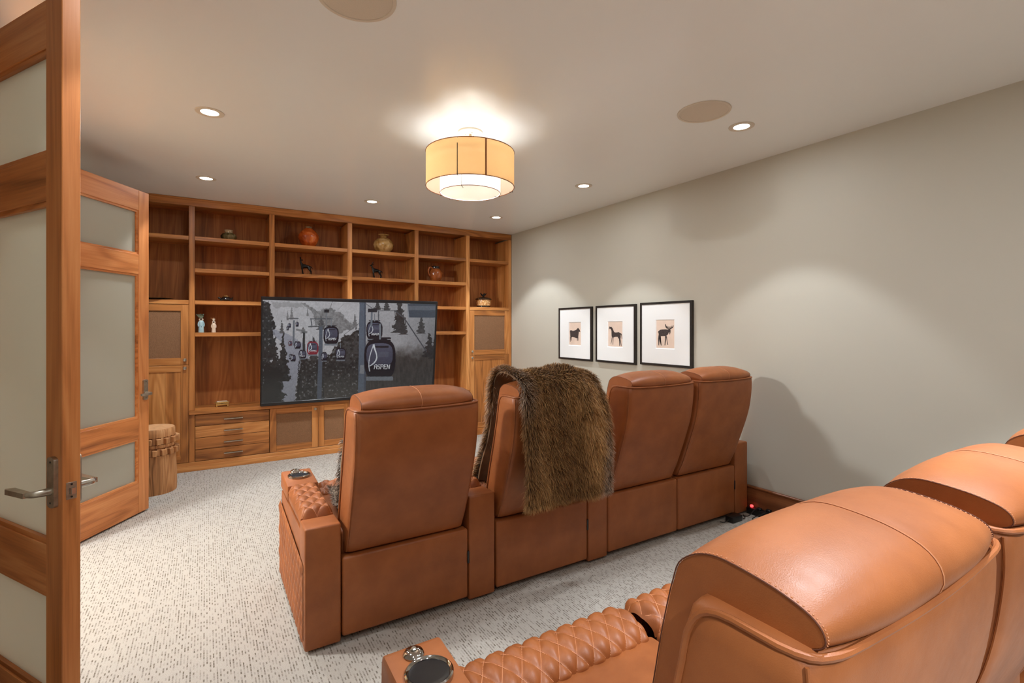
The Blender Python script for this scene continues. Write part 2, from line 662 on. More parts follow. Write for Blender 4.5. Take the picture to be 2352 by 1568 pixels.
# hall beyond the doorway
HX = -2.5
struct('floor_hall', bx(HX, LX - 0.2, 0.6, 6.0, -0.1, 0), carpet, 'beige carpet of the hall beyond the doorway', 'floor')
struct('wall_hall', bx(HX - 0.1, HX, 0.6, 6.0, 0, CEIL), hall_m, 'cream wall of the hall beyond the doorway', 'wall')
bm = B()
box(bm, HX, LX - 0.14, 0.5, 0.6, 0, CEIL)
box(bm, HX, LX - 0.14, 6.0, 6.1, 0, CEIL)
struct('wall_hall_ends', bm, hall_m, 'cream end walls of the hall', 'wall')
struct('ceiling_hall', bx(HX, LX - 0.14, 0.6, 6.0, CEIL, CEIL + 0.1), hall_m, 'cream ceiling of the hall', 'ceiling')


def baseboard(name, x0, x1, y0, y1, label):
    bm = B()
    box(bm, x0, x1, y0, y1, 0, 0.178, 0.003)
    s = 1 if x0 < 0 else -1
    xx0, xx1 = (x0, x1 + 0.006) if s > 0 else (x0 - 0.006, x1)
    box(bm, xx0, xx1, y0, y1, 0.178, 0.192, 0.003)
    return struct(name, bm, base_wood, label, 'baseboard')


baseboard('baseboard_right', RX - 0.018, RX, FY, 5.52, 'dark timber baseboard along the wall with the prints')
baseboard('baseboard_left', LX, LX + 0.018, FY, OY0 - 0.135, 'timber baseboard along the doorway wall')
baseboard('baseboard_left_2', LX, LX + 0.018, OY1 + 0.135, 5.52, 'timber baseboard between doorway and shelving')


# ------------------------------------------------------------------ double doors
DW, DT, DH = 0.7065, 0.045, 2.335


def make_door(name, hinge, direction, label):
    rz = math.atan2(direction[1], direction[0])
    d = thing(name, (hinge[0], hinge[1], 0), label, 'door', None, rz, 'structure')
    def p(n, bm, m, par=d, **kw):
        return part(n, bm, m, par, world=False, **kw)
    sw = 0.098
    p('stile', bx(0, sw, 0, DT, 0.012, DH, 0.002), door_z)
    p('stile', bx(DW - sw, DW - 0.0, 0, DT, 0.012, DH, 0.002), door_z)
    for z0, z1 in ((0.012, 0.232), (0.548, 0.695), (1.730, 1.872), (2.190, DH)):
        p('rail', bx(sw, DW - sw, 0.0005, DT - 0.0005, z0, z1, 0.0015), door_x)
    for z0, z1 in ((0.232, 0.548), (0.695, 1.730), (1.872, 2.190)):
        g = p('pane', bx(sw - 0.004, DW - sw + 0.004, 0.018, 0.026, z0 - 0.004, z1 + 0.004), glass, smooth=False)
        for ya, yb in ((0.006, 0.018), (0.026, 0.039)):
            w = 0.014
            bm = frame_ring(B(), (sw, DW - sw, z0, z1), (sw + w, DW - sw - w, z0 + w, z1 - w), ya, yb, 'y')
            p('glazing_bead', bm, door_x, g, smooth=False)
    # handles on both faces
    hx = DW - 0.042
    for s, y in ((-1, 0.0), (1, DT)):
        bm = B()
        pl = []
        for k in range(9):
            a = PI * k / 8
            pl.append((hx + 0.021 * math.cos(a), 0.958 + 0.010 * math.sin(a)))
        for k in range(9):
            a = PI + PI * k / 8
            pl.append((hx + 0.021 * math.cos(a), 0.828 + 0.010 * math.sin(a)))
        prism(bm, pl, y, y + s * 0.011, 'y')
        h = p('handle_plate', bm, pewter, tri=True)
        for zz in (0.953, 0.833):
            p('screw', lathe(B(), [(0.003, -0.001), (0.003, 0.0015), (0.0015, 0.002)], (hx, y + s * 0.011, zz), 10, axis='y'), black_pl, h)
        bm = B()
        L = [(hx, y + s * 0.010, 0.868), (hx, y + s * 0.030, 0.868), (hx - 0.004, y + s * 0.048, 0.868), (hx - 0.020, y + s * 0.058, 0.868)]
        tube(bm, catmull(L, 3), [0.012 - 0.0004 * k for k in range(10)], 12)
        y2 = y + s * 0.058
        prism(bm, [(hx - 0.014, y2 - 0.009), (hx - 0.014, y2 + 0.009), (hx - 0.108, y2 + 0.006), (hx - 0.118, y2 - 0.012), (hx - 0.11, y2 - 0.016)], 0.860, 0.875, 'z')
        p('lever', bm, steel if s > 0 else pewter, h)
    # latch on the edge
    l = p('latch_plate', bx(DW - 0.001, DW + 0.0015, 0.010, 0.035, 0.842, 0.892, 0.0004), pewter)
    p('latch_bolt', prism(B(), [(DW, 0.016), (DW + 0.010, 0.020), (DW + 0.010, 0.029), (DW, 0.029)], 0.858, 0.876, 'z'), chrome, l, smooth=False)
    for zz in (0.849, 0.886):
        p('latch_screw', lathe(B(), [(0.0028, 0.001), (0.0028, 0.003), (0.001, 0.0032)], (DW, 0.0225, zz), 10, axis='x'), black_pl, l)
    for zz in (0.2, 1.2, 2.1):
        p('hinge', lathe(B(), [(0.007, zz), (0.007, zz + 0.09)], (-0.004, DT + 0.004, 0), 12), pewter)
    return d


dd = Vector((0.527, 0.850))
near_l, far_l = Vector((-0.357, 1.924)), Vector((-0.357, 4.538))
dn = Vector((0.527, -0.850))
make_door('door_1', near_l - dn * DW, dn, 'open glazed timber door seen edge-on with latch plate and lever')
make_door('door_2', far_l - dd * DW, dd, 'open glazed timber door folded back beside the log stool')

# ------------------------------------------------------------------ built-in shelving
FR = 5.536
UPR = [(-0.133, -0.086), (0.547, 0.595), (1.315, 1.363), (2.079, 2.127), (2.750, 2.797)]
ZS = [1.298, 1.602, 1.903, 2.203]
bk = thing('bookcase', (1.33, FR, 0.565), 'built-in walnut bookcase with open shelves around the television', 'bookcase')
for a, b in UPR:
    part('upright', bx(a, b, FR, 5.905, 0.566, 2.484, 0.0015), wood_z, bk)
part('top_panel', bx(-0.132, 2.796, FR + 0.031, 5.905, 2.50, 2.53), wood_x, bk)
struct('trim_3', bx(-0.836, 3.405, FR - 0.003, FR + 0.03, 2.485, 2.558, 0.002), wood_x, 'long walnut cornice board under the ceiling over the built-in shelving', 'cornice')
bays = [(UPR[i][1], UPR[i + 1][0]) for i in range(4)]
for i, (a, b) in enumerate(bays):
    part('back_panel', bx(a, b, 5.89, 5.905, 0.566, 2.50), back_wood, bk, smooth=False)
    for z in (ZS if i in (0, 3) else ZS[1:]):
        part('shelf', bx(a + 0.0005, b - 0.0005, FR + 0.002, 5.89, z - 0.037, z, 0.0015), wood_x, bk)


def framed_door(parent, x0, x1, z0, z1, knob, cloth=True, fw=0.061, br=0.064, tr=0.06, name='door'):
    y0, y1 = FR - 0.004, FR + 0.015
    d = part(name, bx(x0 + 0.002, x1 - 0.002, y1, y1 + 0.003, z0 + 0.002, z1 - 0.002), wood_z, parent, smooth=False)
    for xa, xb in ((x0, x0 + fw), (x1 - fw, x1)):
        part('door_stile', bx(xa, xb, y0, y1, z0, z1, 0.0012), wood_z, d)
    for za, zb in ((z0, z0 + br), (z1 - tr, z1)):
        part('door_rail', bx(x0 + fw, x1 - fw, y0, y1, za, zb, 0.0012), wood_x, d)
    if cloth:
        part('cloth_panel', bx(x0 + fw, x1 - fw, y0 + 0.010, y1, z0 + br, z1 - tr), cloth_m, d, smooth=False)
    else:
        n = 4
        ws = [0.22, 0.30, 0.26, 0.22]
        x = x0 + fw
        for w in ws:
            w *= (x1 - x0 - 2 * fw)
            part('plank', bx(x, x + w - 0.0008, y0 + 0.007, y1, z0 + br, z1 - tr, 0.0008), wood_z, d, smooth=False)
            x += w
    if knob:
        bm = B()
        lathe(bm, [(0.004, 0.0), (0.005, -0.008), (0.0135, -0.010), (0.0145, -0.0155), (0.012, -0.018), (0.0095, -0.0165), (0.008, -0.0185), (0.004, -0.0175), (0.0005, -0.0195)], (knob[0], y0, knob[1]), 20, axis='y')
        part('knob', bm, pewter, d)
    return d


for s, (x0, x1, lab) in enumerate(((-0.836, -0.1335, 'tall walnut tower cabinet standing behind the open door and log stool'), (2.7975, 3.405, 'tall walnut tower cabinet in the corner by the print wall'))):
    t = thing('tower_cabinet', ((x0 + x1) / 2, FR, 0), lab, 'cabinet', 'tower cabinets flanking the shelves')
    sx = (x0, x0 + 0.04) if s == 0 else (x1 - 0.04, x1)
    part('side_panel', bx(sx[0], sx[1], FR, 5.905, 0.085, 2.4845, 0.0015), wood_z, t)
    ix0, ix1 = (x0 + 0.04, x1) if s == 0 else (x0, x1 - 0.04)
    part('back_panel', bx(ix0, ix1, 5.89, 5.905, 0.085, 2.50), back_wood, t, smooth=False)
    part('shelf', bx(ix0 + 0.0005, ix1 - 0.0005, FR + 0.002, 5.89, 2.203 - 0.037, 2.203, 0.0015), wood_x, t)
    part('shelf', bx(ix0 + 0.0005, ix1 - 0.0005, FR - 0.004, 5.89, 1.563, 1.602, 0.0015), wood_x, t)
    kx = ix1 - 0.031 if s == 0 else ix0 + 0.031
    framed_door(t, ix0 + 0.002, ix1 - 0.001, 1.000, 1.558, (kx, 1.045), True, name='upper_door')
    framed_door(t, ix0 + 0.002, ix1 - 0.001, 0.088, 0.996, (kx, 0.968), False, name='lower_door')
    part('inner_panel', bx(ix0 + 0.001, ix1 - 0.001, FR + 0.02, FR + 0.03, 0.088, 1.56), wood_z, t, smooth=False)
    part('top_panel', bx(ix0, ix1, FR + 0.031, 5.905, 2.50, 2.53), wood_x, t)

ct = solo('countertop', bx(-0.1325, 2.7965, FR - 0.014, 5.905, 0.528, 0.565, 0.003), wood_x, 'long walnut counter board running below the television', 'counter')
pl_bm = B()
box(pl_bm, -0.836, 3.405, FR - 0.012, 5.89, 0.0, 0.052, 0.002)
box(pl_bm, -0.836, 3.405, FR - 0.005, 5.89, 0.052, 0.084, 0.002)
solo('plinth', pl_bm, wood_x, 'low walnut plinth under the whole run of built-in cabinets', 'plinth')
for s, (x0, x1, lab) in enumerate(((-0.085, 0.546, 'walnut drawer unit with four bar handles left of the speaker cloth doors'), (2.128, 2.749, 'walnut drawer unit with four bar handles behind the fur throw'))):
    lab = ('walnut drawer unit with four bar handles beside the log stool', lab)[s]
    t = thing('drawer_unit', ((x0 + x1) / 2, FR, 0.085), lab, 'drawers', 'drawer units under the counter')
    part('carcass', bx(x0 + 0.001, x1 - 0.001, FR + 0.02, 5.89, 0.086, 0.526), wood_x, t, smooth=False)
    ux = UPR[0] if s == 0 else UPR[4]
    part('stile', bx(ux[0] + 0.0005, ux[1] - 0.0005, FR, 5.905, 0.085, 0.527, 0.0015), wood_z, t)
    zz = [0.088, 0.197, 0.307, 0.417, 0.525]
    for k in range(4):
        d = part('drawer', bx(x0 + 0.003, x1 - 0.002, FR - 0.002, FR + 0.019, zz[k] + 0.001, zz[k + 1] - 0.0035, 0.0012), wood_x, t)
        cx, cz = (x0 + x1) / 2, zz[k] + 0.051
        y_ = FR - 0.002
        hp = [(cx - 0.08, y_ - 0.024), (cx + 0.08, y_ - 0.024), (cx + 0.08, y_), (cx + 0.071, y_), (cx + 0.071, y_ - 0.015), (cx - 0.071, y_ - 0.015), (cx - 0.071, y_), (cx - 0.08, y_)]
        part('handle', prism(B(), hp, cz - 0.005, cz + 0.004, 'z'), pewter, d, smooth=False, tri=True)
for s, (x0, x1, lab) in enumerate(((0.547, 1.339, 'walnut media cabinet with two brown cloth doors beside the drawers'), (1.341, 2.127, 'walnut media cabinet with brown cloth doors hidden behind the fur throw'))):
    t = thing('media_cabinet', ((x0 + x1) / 2, FR, 0.085), lab, 'cabinet', 'media cabinets under the television')
    part('carcass', bx(x0 + 0.001, x1 - 0.001, FR + 0.02, 5.89, 0.086, 0.526), wood_x, t, smooth=False)
    m = (x0 + x1) / 2 + (0.068 if s == 0 else -0.068)
    framed_door(t, x0 + 0.003, m - 0.001, 0.088, 0.525, (m - 0.031, 0.493), True, fw=0.060, br=0.062, tr=0.058)
    framed_door(t, m + 0.001, x1 - 0.002, 0.088, 0.525, None, True, fw=0.060, br=0.062, tr=0.058)


# ------------------------------------------------------------------ television
def fbm(x, y, s, seed=0.0, octv=4):
    """cheap value noise, vectorised"""
    tot = np.zeros_like(x)
    amp = 1.0
    nrm = 0
    for o in range(octv):
        xs, ys = x / s + 13.1 * o + seed, y / s + 7.7 * o + seed * 1.7
        xi, yi = np.floor(xs), np.floor(ys)
        fx, fy = xs - xi, ys - yi
        fx, fy = fx * fx * (3 - 2 * fx), fy * fy * (3 - 2 * fy)
        def h(a, b):
            v = np.sin(a * 127.1 + b * 311.7 + o * 17.0) * 43758.5453
            return v - np.floor(v)
        v = (h(xi, yi) * (1 - fx) + h(xi + 1, yi) * fx) * (1 - fy) + (h(xi, yi + 1) * (1 - fx) + h(xi + 1, yi + 1) * fx) * fy
        tot += amp * v
        nrm += amp
        amp *= 0.5
        s = s / 2
    return tot / nrm


FONT = {'A': ['01110', '10001', '10001', '11111', '10001', '10001', '10001'],
        'S': ['01111', '10000', '10000', '01110', '00001', '00001', '11110'],
        'P': ['11110', '10001', '10001', '11110', '10000', '10000', '10000'],
        'E': ['11111', '10000', '10000', '11110', '10000', '10000', '11111'],
        'N': ['10001', '11001', '11001', '10101', '10011', '10011', '10001']}


def picture(X, Y):
    """the lit picture: cable cars over a snowy forest; coordinates in a 2352 x 1550 sheet"""
    n1 = fbm(X, Y, 60.0, 1.0)
    n2 = fbm(X, Y, 22.0, 5.0, 3)
    n3 = fbm(X, Y, 130.0, 9.0)
    img = np.zeros(X.shape + (3,))

    def rgb(r, g, b):
        return np.array([r, g, b], float)

    def lay(mask, col, a=1.0):
        m = np.clip(mask, 0, 1)[..., None] * a
        img[:] = img * (1 - m) + m * col

    def inpoly(poly, wob=0.0):
        xx = X + (n2 - 0.5) * wob
        yy = Y + (n1 - 0.5) * wob
        ins = np.zeros(X.shape, bool)
        for i in range(len(poly)):
            x1, y1 = poly[i]
            x2, y2 = poly[(i + 1) % len(poly)]
            if y1 == y2:
                continue
            c = ((y1 > yy) != (y2 > yy)) & (xx < (x2 - x1) * (yy - y1) / (y2 - y1) + x1)
            ins ^= c
        return ins.astype(float)

    def seg(x1, y1, x2, y2, w):
        dx, dy = x2 - x1, y2 - y1
        t = np.clip(((X - x1) * dx + (Y - y1) * dy) / (dx * dx + dy * dy), 0, 1)
        return (np.hypot(X - x1 - t * dx, Y - y1 - t * dy) < w / 2).astype(float)

    def tree(cx, y0, y1, w, col, a=1.0):
        t = (Y - y0) / (y1 - y0)
        saw = 0.55 + 0.45 * np.abs(np.sin(t * 17 + cx))
        half = w / 2 * np.clip(t, 0, 1) * saw + (n2 - 0.5) * w * 0.35
        m = ((t > 0) & (t < 1) & (np.abs(X - cx) < half)).astype(float)
        c = col[None, None, :] * (0.75 + 0.6 * n2[..., None])
        mm = m[..., None] * a
        img[:] = img * (1 - mm) + mm * c

    sky = 188 - 22 * (Y / 1550)
    img[:] = np.stack([sky, sky, sky + 4], -1)
    img[:] += ((n3 - 0.5) * 26)[..., None]
    # far forest
    far = inpoly([(590, 185), (660, 190), (730, 260), (800, 300), (905, 255), (1010, 275), (1110, 330), (1190, 430), (1290, 470), (1070, 560), (890, 480), (760, 450), (745, 330), (680, 250)], 60)
    img[:] = img * (1 - far[..., None]) + far[..., None] * (rgb(128, 128, 130) * (0.8 + 0.45 * n2[..., None]))
    lay(inpoly([(230, 170), (600, 190), (640, 250), (500, 240), (270, 250)], 50), rgb(150, 150, 152), 0.7)
    # slope bottom and run
    lay(inpoly([(235, 490), (420, 565), (640, 690), (700, 900), (590, 900), (540, 1150), (520, 1395), (290, 1400), (420, 900), (380, 700), (240, 560)], 25), rgb(150, 152, 163))
    # conifers, tinted darker near
    for cx, y0, y1, w, g in ((480, 230, 390, 60, 120), (430, 280, 400, 40, 120), (675, 250, 350, 40, 125), (1255, 330, 470, 70, 105), (360, 380, 560, 70, 90), (840, 350, 520, 130, 80), (620, 460, 560, 90, 105)):
        tree(cx, y0, y1, w, rgb(g, g, g + 2))
    dark = inpoly([(100, 165), (200, 165), (230, 330), (285, 480), (240, 520), (250, 700), (110, 1440), (90, 1440)], 60)
    img[:] = img * (1 - dark[..., None]) + dark[..., None] * (rgb(50, 51, 52) * (0.55 + 0.95 * n2[..., None]))
    for cx, y0, y1, w in ((265, 565, 1250, 260), (375, 555, 1150, 210), (190, 180, 800, 220), (150, 700, 1420, 420), (270, 800, 1420, 330)):
        tree(cx, y0, y1, w, rgb(46, 48, 48))
    lay(inpoly([(100, 900), (330, 1000), (390, 1050), (330, 1400), (90, 1420)], 90), rgb(38, 40, 40), 0.8)
    fr = inpoly([(590, 880), (800, 870), (870, 900), (1110, 620), (1230, 560), (1320, 490), (1320, 1400), (520, 1400), (560, 1150)], 70)
    img[:] = img * (1 - fr[..., None]) + fr[..., None] * (rgb(52, 52, 51) * (0.5 + 1.0 * n2[..., None]))
    lay(fr * np.clip((Y - 1000) / 400, 0, 1) * (X > 880), rgb(84, 80, 74), 0.75)
    lay(((n2 > 0.73) & (fr + dark > 0)).astype(float), rgb(150, 152, 156), 0.6)
    for cx, y0, w in ((1130, 560, 110), (1270, 490, 110), (1180, 600, 90), (750, 560, 120)):
        tree(cx, y0, y0 + 330, w, rgb(60, 60, 60))
    # right field
    rt = (X > 1385).astype(float)
    sh = 168 - 40 * np.clip((X - 1800) / 500, 0, 1) - 14 * np.clip((Y - 300) / 500, 0, 1)
    lay(rt, np.stack([sh, sh, sh + 4], -1))
    g = np.clip((Y - 690 - (n1 - 0.5) * 170) / 190, 0, 1) * rt
    lay(g, np.stack([78 - 22 * (Y / 1550), 74 - 20 * (Y / 1550), 68 - 14 * (Y / 1550)], -1) * (0.8 + 0.45 * fbm(X, Y * 0.25, 16.0, 3.0, 3)[..., None]))
    for cx, y0, y1, w, gg in ((1530, 150, 280, 110, 62), (1640, 150, 290, 130, 66), (1800, 60, 560, 200, 56), (1850, 330, 580, 130, 58), (2070, 330, 570, 130, 62), (2175, 560, 860, 190, 44), (2230, 640, 880, 160, 44)):
        tree(cx, y0, y1, w, rgb(gg, gg, gg + 1))
    # wooden rake on the wheel
    for k in range(9):
        lay(seg(1745 + k * 16, 300 + k * 9, 1755 + k * 15, 400 + k * 8, 7), rgb(44, 40, 38))
    # gantry
    lay(inpoly([(1895, 205), (2260, 215), (2260, 375), (1915, 372)]), rgb(68, 76, 88))
    lay(inpoly([(1905, 228), (2250, 236), (2250, 285), (1910, 282)]), rgb(96, 102, 112))
    lay(seg(1895, 205, 1925, 450, 12), rgb(140, 145, 152))
    # cables
    lay(seg(1385, 200, 1500, 285, 9), rgb(96, 98, 104))
    lay(seg(1500, 290, 1740, 288, 10), rgb(112, 114, 118))
    lay(seg(1740, 288, 1860, 380, 12), rgb(80, 82, 88))
    lay(seg(1860, 380, 2140, 790, 14), rgb(72, 74, 80))
    lay(seg(975, 180, 940, 290, 6), rgb(110, 110, 112))
    lay(seg(1120, 200, 1040, 280, 4), rgb(140, 140, 142))
    lay(seg(1310, 440, 1110, 590, 5), rgb(96, 96, 98))
    lay(seg(1680, 430, 1678, 550, 6), rgb(140, 142, 146))
    # masts
    lay(inpoly([(1310, 150), (1386, 150), (1396, 1400), (1300, 1400)]), rgb(92, 102, 116))
    lay(inpoly([(1368, 150), (1386, 150), (1396, 1400), (1376, 1400)]), rgb(74, 82, 96))
    lay(inpoly([(1325, 955), (1372, 950), (1376, 1060), (1318, 1060)]), rgb(132, 136, 142))
    lay(inpoly([(818, 480), (862, 480), (850, 1390), (792, 1390)]), rgb(86, 94, 106))
    lay(seg(710, 385, 975, 385, 12), rgb(88, 92, 98))
    lay(seg(715, 385, 730, 480, 12), rgb(84, 88, 94))
    lay(seg(690, 480, 880, 470, 16), rgb(90, 92, 96))
    lay(seg(965, 385, 965, 460, 9), rgb(110, 112, 116))
    lay(inpoly([(494, 400), (520, 400), (516, 710), (492, 710)]), rgb(104, 110, 118))
    lay(seg(440, 380, 560, 380, 12), rgb(96, 98, 102))
    lay(inpoly([(618, 540), (645, 540), (645, 800), (612, 800)]), rgb(52, 56, 58))
    lay(seg(545, 515, 660, 545, 26), rgb(112, 114, 116), 0.8)
    lay(seg(600, 870, 560, 1390, 8), rgb(34, 35, 36))
    lay(seg(575, 900, 545, 1390, 8), rgb(40, 41, 42))
    for k in range(9):
        lay(seg(596 - k * 5, 900 + k * 52, 556 - k * 2, 950 + k * 52, 5), rgb(40, 41, 42))
        lay(seg(556 - k * 2, 900 + k * 52, 594 - k * 5, 950 + k * 52, 5), rgb(40, 41, 42))

    def car(cx, cy, w, h, body, text=True, a=1.0):
        u, v = (X - cx) / (w / 2), (Y - cy) / (h / 2)
        taper = 1.0 - 0.14 * np.clip(v, 0, 1) ** 2 - 0.20 * np.clip(-v, 0, 1) ** 3
        m = ((np.abs(u / taper) ** 3.2 + np.abs(v) ** 4.5) < 1).astype(float)
        lay(m, body, a)
        wm = ((np.abs((u + 0.02) / taper / 0.84) ** 3 + np.abs((v + 0.22) / 0.56) ** 4) < 1).astype(float)
        lay(wm, np.stack([54 + 34 * (0.5 - v / 2), 56 + 34 * (0.5 - v / 2), 72 + 36 * (0.5 - v / 2)], -1), a)
        lay(((np.abs(u - 0.1) < 0.45) & (np.abs(v + 0.60) < 0.05)).astype(float), rgb(36, 36, 44), a)
        lay(((np.abs(u - 0.22) < 0.34) & (np.abs(v + 0.22) < 0.13) & (n1 > 0.3)).astype(float), rgb(92, 96, 110), 0.6 * a)
        fl = ((np.abs(u + 0.0) < 0.86) & (np.abs(v - 0.97) < 0.10)).astype(float)
        lay(fl, rgb(116, 122, 130), a)
        lay(((np.abs(u) < 0.7) & (np.abs(v + 1.02) < 0.04)).astype(float), rgb(34, 34, 40), a)
        # leaf outline
        t_ = (v + 0.72) / 1.08
        tt_ = np.clip(t_, 0, 1)
        xl = -0.40 - 0.30 * np.sin(PI * tt_ * 0.55)
        xr = xl + 0.46 * np.sin(PI * tt_ ** 1.5) ** 0.8
        th_ = 0.030 if w > 150 else 0.055
        on = (t_ > 0) & (t_ < 1)
        lay((on & (np.abs(u - xl) < th_)).astype(float), rgb(196, 200, 208), a)
        lay((on & (np.abs(u - xr) < th_ + 0.03 * np.abs(np.cos(PI * tt_)))).astype(float), rgb(206, 210, 216), a)
        st_ = (v > 0.36) & (v < 0.62) & (np.abs(u + 0.70 - 0.25 * (v - 0.36)) < th_)
        lay(st_.astype(float), rgb(196, 200, 208), a)
        if text:
            tw, tH = 1.02, 0.20
            tx, ty = -0.36, 0.27
            for i, ch in enumerate('ASPEN'):
                for r in range(7):
                    for c in range(5):
                        if FONT[ch][r][c] == '1':
                            x0 = tx + (i + c / 5.6) * tw / 5
                            y0 = ty + (r / 7) * tH * 1.15
                            sk = -0.04 * (r / 7 - 0.5)
                            lay(((u >= x0 + sk) & (u < x0 + sk + tw / 26) & (v >= y0) & (v < y0 + tH * 1.2 / 7)).astype(float), rgb(225, 227, 232), a)
        lay(seg(cx, cy - h / 2, cx, cy - h * 0.85, max(4, w * 0.06)), rgb(120, 126, 134), a)

    navy = rgb(30, 30, 40)
    car(452, 465, 42, 56, navy, False)
    car(546, 450, 42, 60, navy, False)
    car(430, 500, 34, 50, rgb(60, 62, 68), False)
    car(462, 685, 48, 62, rgb(96, 50, 58), False)
    car(552, 707, 82, 92, navy, False)
    car(470, 850, 50, 60, navy, False)
    car(498, 866, 66, 84, navy, False)
    car(613, 820, 92, 112, navy)
    car(880, 850, 78, 110, navy, False)
    car(738, 746, 142, 172, rgb(132, 44, 56))
    car(1082, 818, 128, 158, navy)
    car(964, 588, 190, 232, rgb(28, 28, 36))
    lay(seg(905, 280, 905, 480, 16), rgb(120, 124, 130))
    lay(((np.abs(X - 908) < 30) & (np.abs(Y - 290) < 18)).astype(float), rgb(40, 40, 44))
    car(1496, 530, 200, 236, rgb(28, 28, 36))
    lay(seg(1462, 290, 1458, 480, 22), rgb(110, 118, 128))
    lay(seg(1545, 300, 1545, 410, 14), rgb(90, 94, 100))
    lay(((np.abs(X - 1470) < 56) & (np.abs(Y - 285) < 22)).astype(float), rgb(40, 42, 48))
    car(1566, 880, 386, 500, rgb(26, 26, 34))
    lay(seg(1420, 655, 1690, 650, 18), rgb(30, 30, 36))
    img *= (0.92 + 0.16 * fbm(X, Y, 14.0, 21.0, 3))[..., None]
    img *= (1 - 0.2 * np.clip((Y - 700) / 700, 0, 1))[..., None]
    return np.clip(img, 0, 255)


def homography(src, dst):
    A, b = [], []
    for (x, y), (u, v) in zip(src, dst):
        A.append([x, y, 1, 0, 0, 0, -u * x, -u * y]); b.append(u)
        A.append([0, 0, 0, x, y, 1, -v * x, -v * y]); b.append(v)
    return np.append(np.linalg.solve(np.array(A), np.array(b)), 1).reshape(3, 3)


# leaning screen: top edge further out than the bottom edge
TVW = 1.832
tv = thing('television', (0.460 + TVW / 2, 5.478, 0.5665), 'large flat TV showing cable cars above a snowy forest', 'television')
TVH = math.hypot(1.0795, 0.118)
tilt = math.atan2(0.118, 1.0795)
RM = Matrix.Rotation(tilt, 4, 'X')


def tvpart(name, bm, mat, par=None, smooth=False):
    me = to_mesh(bm, name, mat, smooth)
    me.transform(RM)
    return put(name, me, par or tv)


hw = TVW / 2
bm = B()
box(bm, -hw, hw, 0.006, 0.045, 0, TVH, 0.004)
tvpart('housing', bm, tv_black)
bm = B()
box(bm, -hw, hw, -0.006, 0.008, TVH - 0.032, TVH, 0.003)
box(bm, -hw, hw, -0.006, 0.008, 0, 0.032, 0.003)
box(bm, -hw, -hw + 0.011, -0.006, 0.008, 0.032, TVH - 0.032, 0.002)
box(bm, hw - 0.022, hw, -0.006, 0.008, 0.032, TVH - 0.032, 0.002)
tvpart('bezel', bm, tv_black)
bm = B()
box(bm, -0.3, 0.3, 0.045, 0.075, 0.3, 0.75)
tvpart('mount_plate', bm, black_pl)
NX, NY = 620, 350
sx0, sx1, sz0, sz1 = -hw + 0.010, hw - 0.021, 0.031, TVH - 0.031
us, vs = np.linspace(0, 1, NX), np.linspace(0, 1, NY)
UU, VV = np.meshgrid(us, vs)
Hm = homography([(0, 1), (1, 1), (0, 0), (1, 0)], [(125, 150), (2245, 212), (107, 1422), (2218, 1280)])
q = np.stack([UU, VV, np.ones_like(UU)], -1) @ Hm.T
img = picture(q[..., 0] / q[..., 2], q[..., 1] / q[..., 2])
lin = np.where(img > 10.3, ((img / 255 + 0.055) / 1.055) ** 2.4, img / 255 / 12.92)
vco = np.stack([sx0 + UU * (sx1 - sx0), np.zeros_like(UU), sz0 + VV * (sz1 - sz0)], -1).reshape(-1, 3)
idx = np.arange(NX * NY).reshape(NY, NX)
fq = np.stack([idx[:-1, :-1], idx[:-1, 1:], idx[1:, 1:], idx[1:, :-1]], -1).reshape(-1, 4)
me = bpy.data.meshes.new('screen')
me.from_pydata(vco.tolist(), [], fq.tolist())
ca = me.color_attributes.new('picture', 'FLOAT_COLOR', 'POINT')
ca.data.foreach_set('color', np.concatenate([lin.reshape(-1, 3), np.ones((NX * NY, 1))], 1).astype(np.float32).ravel())
me.materials.append(screen_m)
me.transform(RM)
put('screen', me, tv)


# ------------------------------------------------------------------ ornaments on the shelves
def pot(name, prof, c, mat, label, cat, n=36, group=None):
    t = thing(name, c, label, cat, group)
    part('body', lathe(B(), prof, (0, 0, 0), n), mat, t, world=False)
    return t


SY = 5.66
Zt = 2.2035
t = pot('jar', [(0.038, 0), (0.055, 0.006), (0.070, 0.028), (0.072, 0.045), (0.058, 0.066), (0.036, 0.078)], (0.195, SY, Zt), gl_olive, 'squat olive glazed jar with a tan neck on the top shelf', 'jar')
part('neck', lathe(B(), [(0.036, 0.077), (0.034, 0.088), (0.038, 0.103), (0.036, 0.106), (0.030, 0.103), (0.028, 0.085)], (0, 0, 0), 32), gl_olive_top, t, world=False)
t = pot('vase', [(0.052, 0), (0.060, 0.006), (0.085, 0.045), (0.103, 0.095), (0.098, 0.130), (0.075, 0.165), (0.045, 0.190), (0.033, 0.200)], (0.938, SY, Zt), gl_rust, 'round rust orange vase with a small grey mouth on the top shelf', 'vase')
part('mouth', lathe(B(), [(0.033, 0.199), (0.030, 0.206), (0.034, 0.215), (0.031, 0.217), (0.024, 0.212), (0.022, 0.196)], (0, 0, 0), 32), gl_grey, t, world=False)
t = pot('vase', [(0.060, 0), (0.070, 0.006), (0.104, 0.050), (0.116, 0.090), (0.104, 0.130), (0.070, 0.162), (0.036, 0.176), (0.030, 0.188)], (1.748, SY, Zt), gl_tan, 'mottled tan vase with a flared lip on the top shelf', 'vase')
part('lip', lathe(B(), [(0.030, 0.187), (0.036, 0.198), (0.063, 0.208), (0.064, 0.212), (0.040, 0.208), (0.024, 0.196)], (0, 0, 0), 32), gl_tan, t, world=False)
t = pot('jug', [(0.050, 0), (0.056, 0.006), (0.078, 0.060), (0.084, 0.095), (0.074, 0.130), (0.056, 0.152), (0.050, 0.158)], (2.392, SY, 1.9035), gl_brown, 'brown glazed jug with a dark collar and one handle', 'jug')
